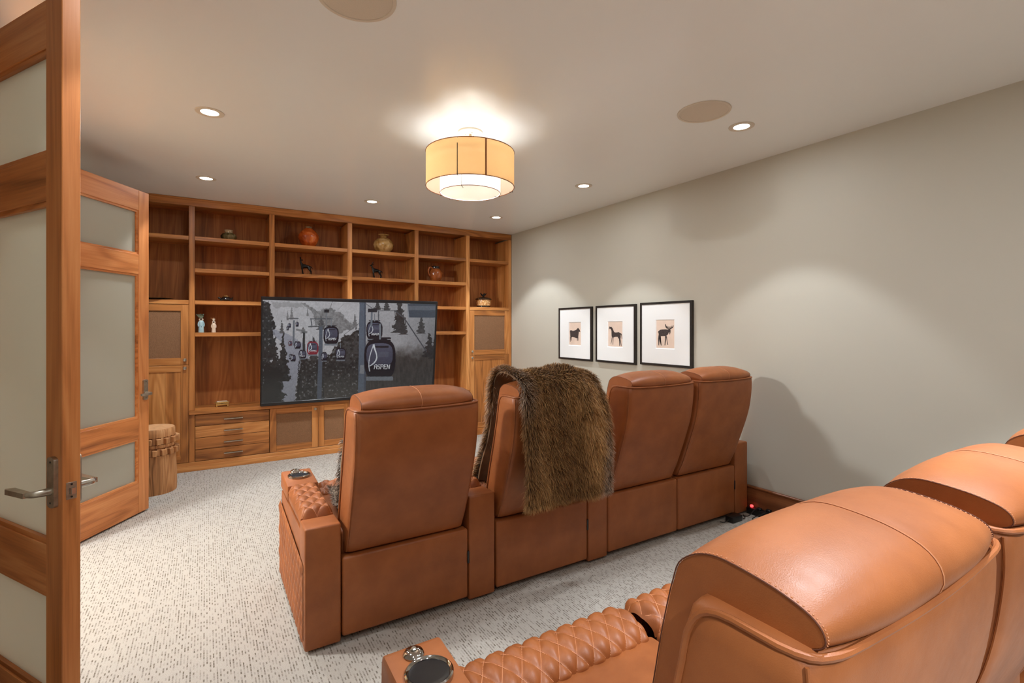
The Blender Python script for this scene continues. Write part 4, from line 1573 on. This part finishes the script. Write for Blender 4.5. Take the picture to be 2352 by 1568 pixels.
# ------------------------------------------------------------------ fur throws
def fur_throw(name, path, wid, nu, nv, label, backing, colours, strands, length, tilt_dir, sag=0.0):
    """path: list of (y, z, xl, xr) along the throw; fur stands on the outer side"""
    P = np.array(catmull(path, 8))
    m = len(P)
    d = np.r_[0, np.cumsum(np.hypot(np.diff(P[:, 0]), np.diff(P[:, 1])))]
    ss = np.linspace(0, d[-1], nv + 1)
    C = np.stack([np.interp(ss, d, P[:, k]) for k in range(4)], -1)
    tan = np.gradient(C[:, :2], axis=0)
    tan /= np.linalg.norm(tan, axis=1)[:, None] + 1e-9
    nrm = np.stack([-tan[:, 1], tan[:, 0]], -1)
    U = np.linspace(0, 1, nu + 1)
    V = np.zeros((nv + 1, nu + 1, 3))
    NN = np.zeros_like(V)
    for j in range(nv + 1):
        y, z, xl, xr = C[j]
        fold = 0.010 * np.sin(U * 9 + ss[j] * 2.0) + 0.008 * np.sin(U * 17 + 1.3)
        V[j, :, 0] = xl + (xr - xl) * U
        V[j, :, 1] = y + nrm[j, 0] * fold
        V[j, :, 2] = z + nrm[j, 1] * fold
        NN[j, :, 1] = nrm[j, 0]
        NN[j, :, 2] = nrm[j, 1]
    TT = np.zeros_like(V)
    TT[:, :, 1] = tan[:, None, 0]
    TT[:, :, 2] = tan[:, None, 1]
    c = V.reshape(-1, 3).mean(0)
    c[2] = V[..., 2].min()
    t = thing(name, tuple(c), label, 'throw')
    bm = B()
    th = 0.012
    outer = [[tuple(V[j, i] - c) for i in range(nu + 1)] for j in range(nv + 1)]
    inner = [[tuple(V[j, i] - NN[j, i] * th - c) for i in range(nu + 1)] for j in range(nv + 1)]
    loops = [outer[j] + list(reversed(inner[j])) for j in range(nv + 1)]
    rings(bm, loops)
    part('pelt', bm, backing, t, world=False)
    # strands
    n = strands
    fu, fv = rng.random(n), rng.random(n)
    edge = rng.random(n) < 0.10
    side = rng.integers(0, 2, n)
    fu = np.where(edge, np.where(side == 0, 0.0, 1.0), fu)
    e2 = rng.random(n) < 0.05
    fv = np.where(e2, np.where(rng.integers(0, 2, n) == 0, 0.0, 1.0), fv)
    iu, iv = np.clip((fu * nu).astype(int), 0, nu - 1), np.clip((fv * nv).astype(int), 0, nv - 1)
    au, av = (fu * nu - iu)[:, None], (fv * nv - iv)[:, None]
    def bil(A):
        return (A[iv, iu] * (1 - au) + A[iv, iu + 1] * au) * (1 - av) + (A[iv + 1, iu] * (1 - au) + A[iv + 1, iu + 1] * au) * av
    base, nn, tt = bil(V), bil(NN), bil(TT)
    down = np.array([0, 0, -1.0])
    # fur lies downhill
    g = down[None, :] - (nn @ down)[:, None] * nn
    g += tt * 0.12 * tilt_dir
    side_v = np.where(edge, np.where(side == 0, -1.0, 1.0), 0)[:, None] * np.array([1.0, 0, 0])
    rnd = rng.normal(0, 0.33, (n, 3))
    clump = np.stack([fbm(base[:, 0] * 100, base[:, 2] * 100 + base[:, 1] * 100, 6.0, s, 2) - 0.5 for s in (1.0, 4.0, 8.0)], -1)
    dirv = nn * 0.75 + g * 0.75 + side_v * 0.8 + rnd + clump * 1.6
    dirv /= np.linalg.norm(dirv, axis=1)[:, None]
    ln = length * (0.6 + 0.7 * rng.random(n))[:, None]
    mid = base + dirv * ln * 0.55
    tip = mid + (dirv * 0.75 + down * 0.5) * ln * 0.5
    wv = np.cross(dirv, rng.normal(0, 1, (n, 3)))
    wv /= np.linalg.norm(wv, axis=1)[:, None] + 1e-9
    w = 0.0011 * (0.7 + 0.7 * rng.random(n))[:, None]
    verts = np.stack([base - wv * w, base + wv * w, mid + wv * w * 0.8, mid - wv * w * 0.8, tip], 1).reshape(-1, 3) - c
    k = np.arange(n)[:, None] * 5
    quads = (k + np.array([0, 1, 2, 3])).tolist()
    tris = (k + np.array([3, 2, 4])).tolist()
    me = bpy.data.meshes.new('fur')
    me.from_pydata(verts.tolist(), [], quads + tris)
    # colour per strand, mottled along the pelt, lighter at the tip
    pat = fbm(fu * 60, fv * 34, 13.0, 2.0, 3) + 0.15 * rng.normal(0, 1, n)
    pat2 = fbm(fu * 60 + 40, fv * 20, 20.0, 6.0, 2)
    dk, md, lt, gy = [np.array(srgb(*q)[:3]) for q in colours]
    x = np.clip((pat - 0.33) / 0.42, 0, 1)[:, None]
    body = dk * (1 - x) + md * x
    tipc = md * (1 - x) + lt * x
    gsel = np.clip((pat2 - 0.52) / 0.12, 0, 1)[:, None] * 0.8
    tipc = tipc * (1 - gsel) + gy * gsel
    j = (0.8 + 0.4 * rng.random(n))[:, None]
    cv = np.stack([dk * j * 0.7, dk * j * 0.7, body * j, body * j, tipc * j], 1)
    cv = np.concatenate([cv, np.ones((n, 5, 1))], -1).reshape(-1)
    a = me.color_attributes.new('strand', 'FLOAT_COLOR', 'POINT')
    a.data.foreach_set('color', cv.astype(np.float32))
    me.materials.append(fur_m)
    o = put('fur', me, t)
    o['kind'] = 'stuff'
    return t


Y = FRY
brown_path = [(Y - 0.150, 0.485, 1.345, 1.850), (Y - 0.166, 0.60, 1.335, 1.850), (Y - 0.180, 0.76, 1.315, 1.838), (Y - 0.190, 0.92, 1.300, 1.810), (Y - 0.190, 1.00, 1.292, 1.782), (Y - 0.176, 1.065, 1.285, 1.760), (Y - 0.130, 1.098, 1.27, 1.745), (Y - 0.06, 1.112, 1.272, 1.735), (Y + 0.01, 1.108, 1.280, 1.728), (Y + 0.065, 1.075, 1.286, 1.722), (Y + 0.088, 1.00, 1.290, 1.715), (Y + 0.105, 0.90, 1.290, 1.70), (Y + 0.135, 0.76, 1.284, 1.69), (Y + 0.175, 0.62, 1.262, 1.68), (Y + 0.21, 0.52, 1.26, 1.67)]
fur_throw('fur_throw', brown_path, 0.5, 26, 60, 'shaggy brown fur throw hanging over a seat back in the front row', pelt_m, ((88, 62, 40), (182, 134, 80), (248, 206, 142), (216, 198, 182)), 120000, 0.044, 1)
pale_path = [(Y + 0.56, 0.485, 0.56, 0.98), (Y + 0.40, 0.484, 0.545, 0.98), (Y + 0.25, 0.488, 0.53, 0.98), (Y + 0.195, 0.53, 0.525, 0.98), (Y + 0.155, 0.64, 0.522, 0.98), (Y + 0.132, 0.74, 0.52, 0.98), (Y + 0.112, 0.84, 0.53, 0.98)]
fur_throw('fur_throw', pale_path[::-1], 0.4, 14, 24, 'pale grey fur throw lying on the seat beside the doorway end arm', pale_pelt, ((120, 104, 90), (176, 158, 140), (226, 214, 200), (200, 192, 182)), 9000, 0.03, 1)


# ------------------------------------------------------------------ framed prints
def animal(kind):
    """outlines in unit coordinates of the print, x right, z up, list of polygons"""
    if kind == 'bull':
        return [[(0.06, 0.62), (0.10, 0.66), (0.20, 0.655), (0.34, 0.63), (0.50, 0.655), (0.64, 0.69), (0.74, 0.71), (0.76, 0.77), (0.79, 0.735), (0.86, 0.72), (0.92, 0.66), (0.96, 0.60), (0.93, 0.585), (0.86, 0.60), (0.81, 0.60), (0.80, 0.50), (0.79, 0.38), (0.76, 0.325), (0.62, 0.31), (0.42, 0.345), (0.26, 0.355), (0.18, 0.33), (0.10, 0.34), (0.08, 0.48)],
                [(0.08, 0.36), (0.15, 0.36), (0.11, 0.26), (0.115, 0.14), (0.085, 0.14), (0.08, 0.25)], [(0.15, 0.36), (0.21, 0.36), (0.20, 0.28), (0.215, 0.19), (0.185, 0.19), (0.165, 0.27)],
                [(0.68, 0.34), (0.73, 0.34), (0.715, 0.18), (0.69, 0.18)], [(0.74, 0.35), (0.79, 0.36), (0.79, 0.20), (0.765, 0.20)]]
    if kind == 'horse':
        return [[(0.045, 0.70), (0.06, 0.74), (0.09, 0.79), (0.10, 0.83), (0.13, 0.80), (0.24, 0.80), (0.33, 0.73), (0.40, 0.62), (0.47, 0.575), (0.60, 0.575), (0.76, 0.59), (0.85, 0.55), (0.89, 0.47), (0.89, 0.39), (0.865, 0.30), (0.84, 0.30), (0.79, 0.30), (0.72, 0.35), (0.66, 0.405), (0.50, 0.395), (0.38, 0.37), (0.29, 0.37), (0.25, 0.42), (0.24, 0.54), (0.24, 0.64), (0.21, 0.71), (0.16, 0.745), (0.10, 0.735), (0.07, 0.70)],
                [(0.27, 0.38), (0.31, 0.38), (0.25, 0.20), (0.21, 0.10), (0.19, 0.10), (0.225, 0.22)], [(0.34, 0.38), (0.38, 0.38), (0.355, 0.20), (0.35, 0.08), (0.325, 0.08), (0.33, 0.20)],
                [(0.77, 0.34), (0.83, 0.32), (0.83, 0.22), (0.84, 0.04), (0.80, 0.04), (0.795, 0.22)], [(0.81, 0.33), (0.87, 0.32), (0.90, 0.20), (0.95, 0.04), (0.92, 0.04), (0.865, 0.18)],
                [(0.84, 0.55), (0.92, 0.54), (0.97, 0.48), (0.985, 0.32), (0.955, 0.32), (0.935, 0.46), (0.88, 0.505)]]
    a = [[(0.08, 0.575), (0.11, 0.60), (0.20, 0.655), (0.34, 0.67), (0.52, 0.675), (0.64, 0.665), (0.70, 0.70), (0.78, 0.71), (0.80, 0.62), (0.79, 0.55), (0.755, 0.48), (0.735, 0.53), (0.725, 0.58), (0.70, 0.57), (0.66, 0.50), (0.58, 0.45), (0.50, 0.435), (0.36, 0.43), (0.22, 0.425), (0.15, 0.44), (0.125, 0.50), (0.125, 0.56), (0.10, 0.555)],
         [(0.12, 0.46), (0.19, 0.45), (0.14, 0.34), (0.15, 0.09), (0.115, 0.09), (0.105, 0.33)], [(0.19, 0.45), (0.25, 0.44), (0.215, 0.36), (0.23, 0.25), (0.29, 0.09), (0.255, 0.09), (0.19, 0.25), (0.175, 0.36)],
         [(0.50, 0.44), (0.55, 0.44), (0.535, 0.27), (0.50, 0.10), (0.465, 0.10), (0.50, 0.27)], [(0.53, 0.44), (0.585, 0.44), (0.62, 0.27), (0.665, 0.12), (0.63, 0.12), (0.585, 0.27)],
         [(0.68, 0.70), (0.72, 0.71), (0.66, 0.73), (0.60, 0.76), (0.545, 0.82), (0.535, 0.865), (0.505, 0.86), (0.50, 0.80), (0.53, 0.74), (0.60, 0.70)],
         [(0.74, 0.70), (0.78, 0.69), (0.85, 0.70), (0.92, 0.73), (0.955, 0.78), (0.955, 0.82), (0.935, 0.82), (0.91, 0.77), (0.85, 0.745), (0.78, 0.73)]]
    for (x, z) in ((0.60, 0.75), (0.65, 0.735), (0.70, 0.725), (0.82, 0.735), (0.87, 0.75), (0.76, 0.72)):
        a.append([(x - 0.012, z - 0.01), (x + 0.012, z - 0.01), (x + 0.004, z + 0.055), (x - 0.008, z + 0.055)])
    return a


for (y0, y1, z0, z1, kind, lab) in ((4.489, 3.930, 0.996, 1.563, 'bull', 'black framed print of a dark bull, first from the shelving'),
                                    (3.866, 3.315, 0.999, 1.565, 'horse', 'black framed print of a dark long necked horse between two other prints'),
                                    (3.256, 2.687, 1.010, 1.571, 'moose', 'black framed print of a dark moose with antlers')):
    xw = RX
    t = thing('framed_print', (xw - 0.015, (y0 + y1) / 2, z0), lab, 'picture', 'framed animal prints on the wall')
    wdt, hgt = y0 - y1, z1 - z0
    cx, cy = (y0 + y1) / 2, (z0 + z1) / 2
    fw = 0.020
    xa, xb = xw - 0.027, xw - 0.001
    part('frame', frame_ring(B(), (y1, y0, z0, z1), (y1 + fw, y0 - fw, z0 + fw, z1 - fw), xa, xb, 'x'), frame_black, t, smooth=False)
    part('backing_board', bx(xw - 0.012, xw - 0.004, y1 + fw * 0.5, y0 - fw * 0.5, z0 + fw * 0.5, z1 - fw * 0.5), mat_white, t, smooth=False)
    pw, ph = 0.105, 0.128
    cz = cy - 0.002
    py0, py1, pz0, pz1 = cx + pw, cx - pw, cz - ph, cz + ph
    mxa, mxb = xw - 0.022, xw - 0.016
    part('mat_board', frame_ring(B(), (y1 + fw - 0.002, y0 - fw + 0.002, z0 + fw - 0.002, z1 - fw + 0.002), (py1, py0, pz0, pz1), mxa, mxb, 'x'), mat_white, t, smooth=False)
    b = 0.007
    bm = rings(B(), [[(mxa, py1, pz0), (mxa, py0, pz0), (mxa, py0, pz1), (mxa, py1, pz1)], [(mxb, py1 + b, pz0 + b), (mxb, py0 - b, pz0 + b), (mxb, py0 - b, pz1 - b), (mxb, py1 + b, pz1 - b)]], False)
    part('mat_bevel', bm, mat_core, t, smooth=False)
    xp = xw - 0.0155
    part('print_sheet', bx(xp - 0.0008, xp + 0.002, py1 - 0.004, py0 + 0.004, pz0 - 0.004, pz1 + 0.004), print_bg, t, smooth=False)
    bm = B()
    iw, ih = (py0 - b) - (py1 + b), pz1 - pz0 - 2 * b
    for ip, poly in enumerate(animal(kind)):
        pts = [(py0 - b - iw * u, pz0 + b + ih * v) for u, v in poly]
        prism(bm, pts, xp - 0.0013 - 0.00012 * ip, xp - 0.0006, 'x')
    part('animal_print', bm, ink, t, smooth=False, tri=True)


# ------------------------------------------------------------------ ceiling fittings
def spot(name, loc, w, parent, ang=84, blend=0.28, col=WARM, rad=0.03):
    L = bpy.data.lights.new(name, 'SPOT')
    L.energy = w
    L.color = col
    L.spot_size = math.radians(ang)
    L.spot_blend = blend
    L.shadow_soft_size = rad
    o = bpy.data.objects.new(name, L)
    COL.objects.link(o)
    o.parent = parent
    o.location = loc
    return o


def point(name, loc, w, parent, rad=0.03, col=WARM):
    L = bpy.data.lights.new(name, 'POINT')
    L.energy = w
    L.color = col
    L.shadow_soft_size = rad
    o = bpy.data.objects.new(name, L)
    COL.objects.link(o)
    o.parent = parent
    o.location = loc
    return o


DL = [((0.020, 3.275), 'recessed ceiling lamp between the open doors and the pendant'),
      ((0.004, 4.745), 'recessed ceiling lamp before the tower cabinet by the doors'),
      ((1.366, 4.785), 'recessed ceiling lamp in front of the middle of the bookcase'),
      ((2.730, 4.755), 'recessed ceiling lamp in the corner of bookcase and print wall'),
      ((2.757, 3.300), 'recessed ceiling lamp in front of the framed prints'),
      ((2.752, 1.824), 'recessed ceiling lamp beside the round ceiling speaker near the print wall'),
      ((0.020, 1.824), 'recessed ceiling lamp above the latch edge of the open door'),
      ((0.020, 0.350), 'recessed ceiling lamp above the doorway end of the rear row'),
      ((1.366, 0.350), 'recessed ceiling lamp above the middle of the rear row'),
      ((2.300, 0.350), 'recessed ceiling lamp above the wall end of the rear row'),
      ((0.020, -1.10), 'recessed ceiling lamp behind the doorway end of the rear row'),
      ((1.366, -1.10), 'recessed ceiling lamp behind the middle of the rear row')]
ring_me = to_mesh(lathe(B(), [(0.0445, -0.001), (0.046, -0.0035), (0.060, -0.0055), (0.0715, -0.004), (0.0725, -0.0005), (0.060, -0.0003)], (0, 0, 0), 40, False), 'trim_ring', trim_white)
lens_me = to_mesh(lathe(B(), [(0.0455, -0.0022), (0.0, -0.0024)], (0, 0, 0), 40, True), 'lens', lens_m)
for (x, y), lab in DL:
    t = thing('recessed_lamp', (x, y, CEIL), lab, 'ceiling light', 'recessed lamps in the ceiling')
    put('trim_ring', ring_me, t)
    put('lens', lens_me, t)
    spot('lamp_beam', (0, 0, -0.010), DOWN_W * (0.72 if x < 0.5 and 0 < y < 4 else 4.5 if y < 0 else 3.7 if y < 1.0 else 1.5 if y > 4 else 1.0), t, 100 if y < 0 else 74 if y < 1.0 else 98 if y > 4 else 84, rad=0.05 if y < 1.0 else 0.03)
    L = bpy.data.lights.new('lamp_glow', 'AREA')
    L.shape = 'DISK'
    L.size = 0.088
    L.energy = GLOW_W
    L.color = WARM
    o = bpy.data.objects.new('lamp_glow', L)
    COL.objects.link(o)
    o.parent = t
    o.location = (0, 0, -0.007)
sp_ring = to_mesh(lathe(B(), [(0.128, -0.001), (0.130, -0.005), (0.142, -0.005), (0.1435, -0.0005)], (0, 0, 0), 56, False), 'speaker_ring', trim_white)
sp_gr = to_mesh(lathe(B(), [(0.1295, -0.002), (0.0, -0.0022)], (0, 0, 0), 56, True), 'speaker_grille', speaker_m)
for (x, y), lab in (((2.385, 1.811), 'round ceiling speaker next to the recessed lamp near the print wall'), ((0.472, 1.852), 'round ceiling speaker cut off by the top edge of the picture')):
    t = thing('ceiling_speaker', (x, y, CEIL), lab, 'speaker', 'round ceiling speakers')
    put('speaker_ring', sp_ring, t)
    put('speaker_grille', sp_gr, t)

PX, PY = 1.397, 2.757
t = thing('drum_pendant', (PX, PY, CEIL), 'double drum pendant lamp with amber outer shade and white inner shade', 'pendant lamp')
part('canopy', lathe(B(), [(0.076, 0), (0.076, -0.010), (0.070, -0.014), (0.010, -0.016), (0.0, -0.016)], (0, 0, 0), 40), trim_white, t, world=False)
bm = B()
for k in range(3):
    a = 2 * PI * k / 3 + 0.4
    lathe(bm, [(0.004, -0.014), (0.004, -0.0175), (0.0, -0.018)], (0.03 * math.cos(a), 0.03 * math.sin(a), 0), 10)
part('canopy_screw', bm, pewter, t, world=False)
part('stem', lathe(B(), [(0.007, -0.014), (0.011, -0.03), (0.007, -0.05), (0.0065, -0.16), (0.02, -0.165), (0.02, -0.175), (0.0, -0.176)], (0, 0, 0), 20), pewter, t, world=False)
ZT, ZBt, RO = -0.132, -0.344, 0.272
part('outer_shade', lathe(B(), [(RO, ZT), (RO, ZBt)], (0, 0, 0), 72, False), shade_amber, t, world=False)
part('shade_lining', lathe(B(), [(RO - 0.002, ZT), (RO - 0.002, ZBt)], (0, 0, 0), 72, False), shade_lining, t, world=False)
for z in (ZT, ZBt):
    part('shade_hoop', tube(B(), [(RO * math.cos(2 * PI * i / 72), RO * math.sin(2 * PI * i / 72), z) for i in range(72)], 0.0026, 6, True), shade_strap, t, world=False)
RI = 0.186
ZI = -0.382
part('inner_shade', lathe(B(), [(RI, -0.20), (RI, ZI)], (0, 0, 0), 60, False), shade_white, t, world=False)
part('inner_hoop', tube(B(), [(RI * math.cos(2 * PI * i / 60), RI * math.sin(2 * PI * i / 60), ZI) for i in range(60)], 0.002, 6, True), shade_strap, t, world=False)
part('diffuser', lathe(B(), [(RI - 0.003, ZI + 0.004), (0.14, ZI - 0.006), (0.07, ZI - 0.012), (0.0, ZI - 0.014)], (0, 0, 0), 60, True), shade_white, t, world=False)
# flat strap on the shade, and clip rods holding the inner shade
va = math.atan2(-PY, -PX)
for da in (0.33, 0.33 + PI):
    a = va + da
    bm = B()
    rs = []
    for z in (ZT, ZBt):
        rs.append([((RO + o) * math.cos(a + q_), (RO + o) * math.sin(a + q_), z) for o, q_ in ((0.0006, -0.017), (0.003, -0.017), (0.003, 0.017), (0.0006, 0.017))])
    rings(bm, rs)
    part('strap', bm, shade_strap, t, world=False)
for k in range(3):
    a = va - 0.27 + k * 2 * PI / 3
    c_, s_ = math.cos(a), math.sin(a)
    bm = tube(B(), [((RO + 0.004) * c_, (RO + 0.004) * s_, ZT - 0.035), ((RO + 0.004) * c_, (RO + 0.004) * s_, ZBt - 0.006), ((RO - 0.014) * c_, (RO - 0.014) * s_, ZBt - 0.006)], 0.0022, 6)
    part('clip_rod', bm, bronze, t, world=False)
    bm = tube(B(), [((RI + 0.006) * c_, (RI + 0.006) * s_, -0.19), ((RI + 0.006) * c_, (RI + 0.006) * s_, ZI - 0.004), ((RI - 0.028) * c_, (RI - 0.028) * s_, ZI - 0.006)], 0.0016, 6)
    part('hook_rod', bm, bronze, t, world=False)
    # spider arms
    bm = tube(B(), [(0, 0, -0.168), (RO * c_, RO * s_, ZT - 0.004)], 0.002, 6)
    part('spider_arm', bm, pewter, t, world=False)
for k in range(3):
    a = 2 * PI * k / 3 + 0.9
    bx_, by_ = 0.055 * math.cos(a), 0.055 * math.sin(a)
    part('bulb', lathe(B(), [(0.008, -0.205), (0.012, -0.222), (0.024, -0.250), (0.026, -0.268), (0.018, -0.288), (0.0, -0.296)], (bx_, by_, 0), 16), bulb_m, t, world=False)
    part('bulb_holder', lathe(B(), [(0.012, -0.176), (0.013, -0.212), (0.009, -0.214)], (bx_, by_, 0), 14), pewter, t, world=False)
    point('bulb_light', (bx_ * 1.9, by_ * 1.9, -0.30), PEND_W, t, 0.025)
    spot('bulb_throw', (bx_ * 2.2, by_ * 2.2, -0.19), PEND_D, t, 176, 0.2, WARM, 0.03)

t = thing('hall_ceiling_lamp', (-1.6, 3.2, CEIL), 'flush round lamp on the hall ceiling beyond the doorway', 'ceiling light')
part('bowl', lathe(B(), [(0.16, 0), (0.155, -0.03), (0.10, -0.065), (0.0, -0.08)], (0, 0, 0), 36), bulb_m, t, world=False)
point('hall_light', (0, 0, -0.16), HALL_W, t, 0.12)

# ------------------------------------------------------------------ wiring clutter by the wall
t = thing('power_adapter', (3.135, 2.135, 0), 'black box power adapter on the carpet behind the loveseat', 'adapter')
part('body', bx(-0.055, 0.055, -0.030, 0.030, 0.0, 0.040, 0.004, 2), black_pl, t, world=False)
part('cable', tube(B(), catmull([(0.055, 0.0, 0.02), (0.08, -0.02, 0.008), (0.12, -0.005, 0.006), (0.145, 0.025, 0.006)], 5), 0.003, 6), black_pl, t, world=False)
part('cable', tube(B(), catmull([(-0.055, 0.0, 0.02), (-0.09, 0.01, 0.006), (-0.11, 0.035, 0.006)], 5), 0.003, 6), black_pl, t, world=False)
t = thing('power_strip', (3.365, 2.06, 0), 'dark power strip with a red light leaning on the baseboard', 'power strip')
bm = B()
box(bm, -0.020, 0.022, -0.17, 0.12, 0.0, 0.045, 0.004)
part('body', bm, black_pl, t, world=False)
part('edge_rail', bx(0.010, 0.020, -0.17, 0.12, 0.045, 0.050), steel, t, world=False)
part('red_switch', lathe(B(), [(0.0, 0.0), (0.010, 0.004), (0.013, 0.012), (0.010, 0.020), (0.0, 0.024)], (0.0, 0.09, 0.044), 16), red_led, t, world=False)
for k, (yy, zz) in enumerate(((0.03, 0.06), (-0.04, 0.07))):
    part('plug', bx(-0.016, 0.010, yy - 0.016, yy + 0.016, 0.045, zz, 0.003), black_pl, t, world=False)
    part('cable', tube(B(), catmull([(-0.016, yy, 0.055), (-0.05, yy + 0.01, 0.05), (-0.08, yy + 0.03 * (k + 1), 0.012), (-0.10, yy + 0.06, 0.005)], 5), 0.003, 6), black_pl, t, world=False)
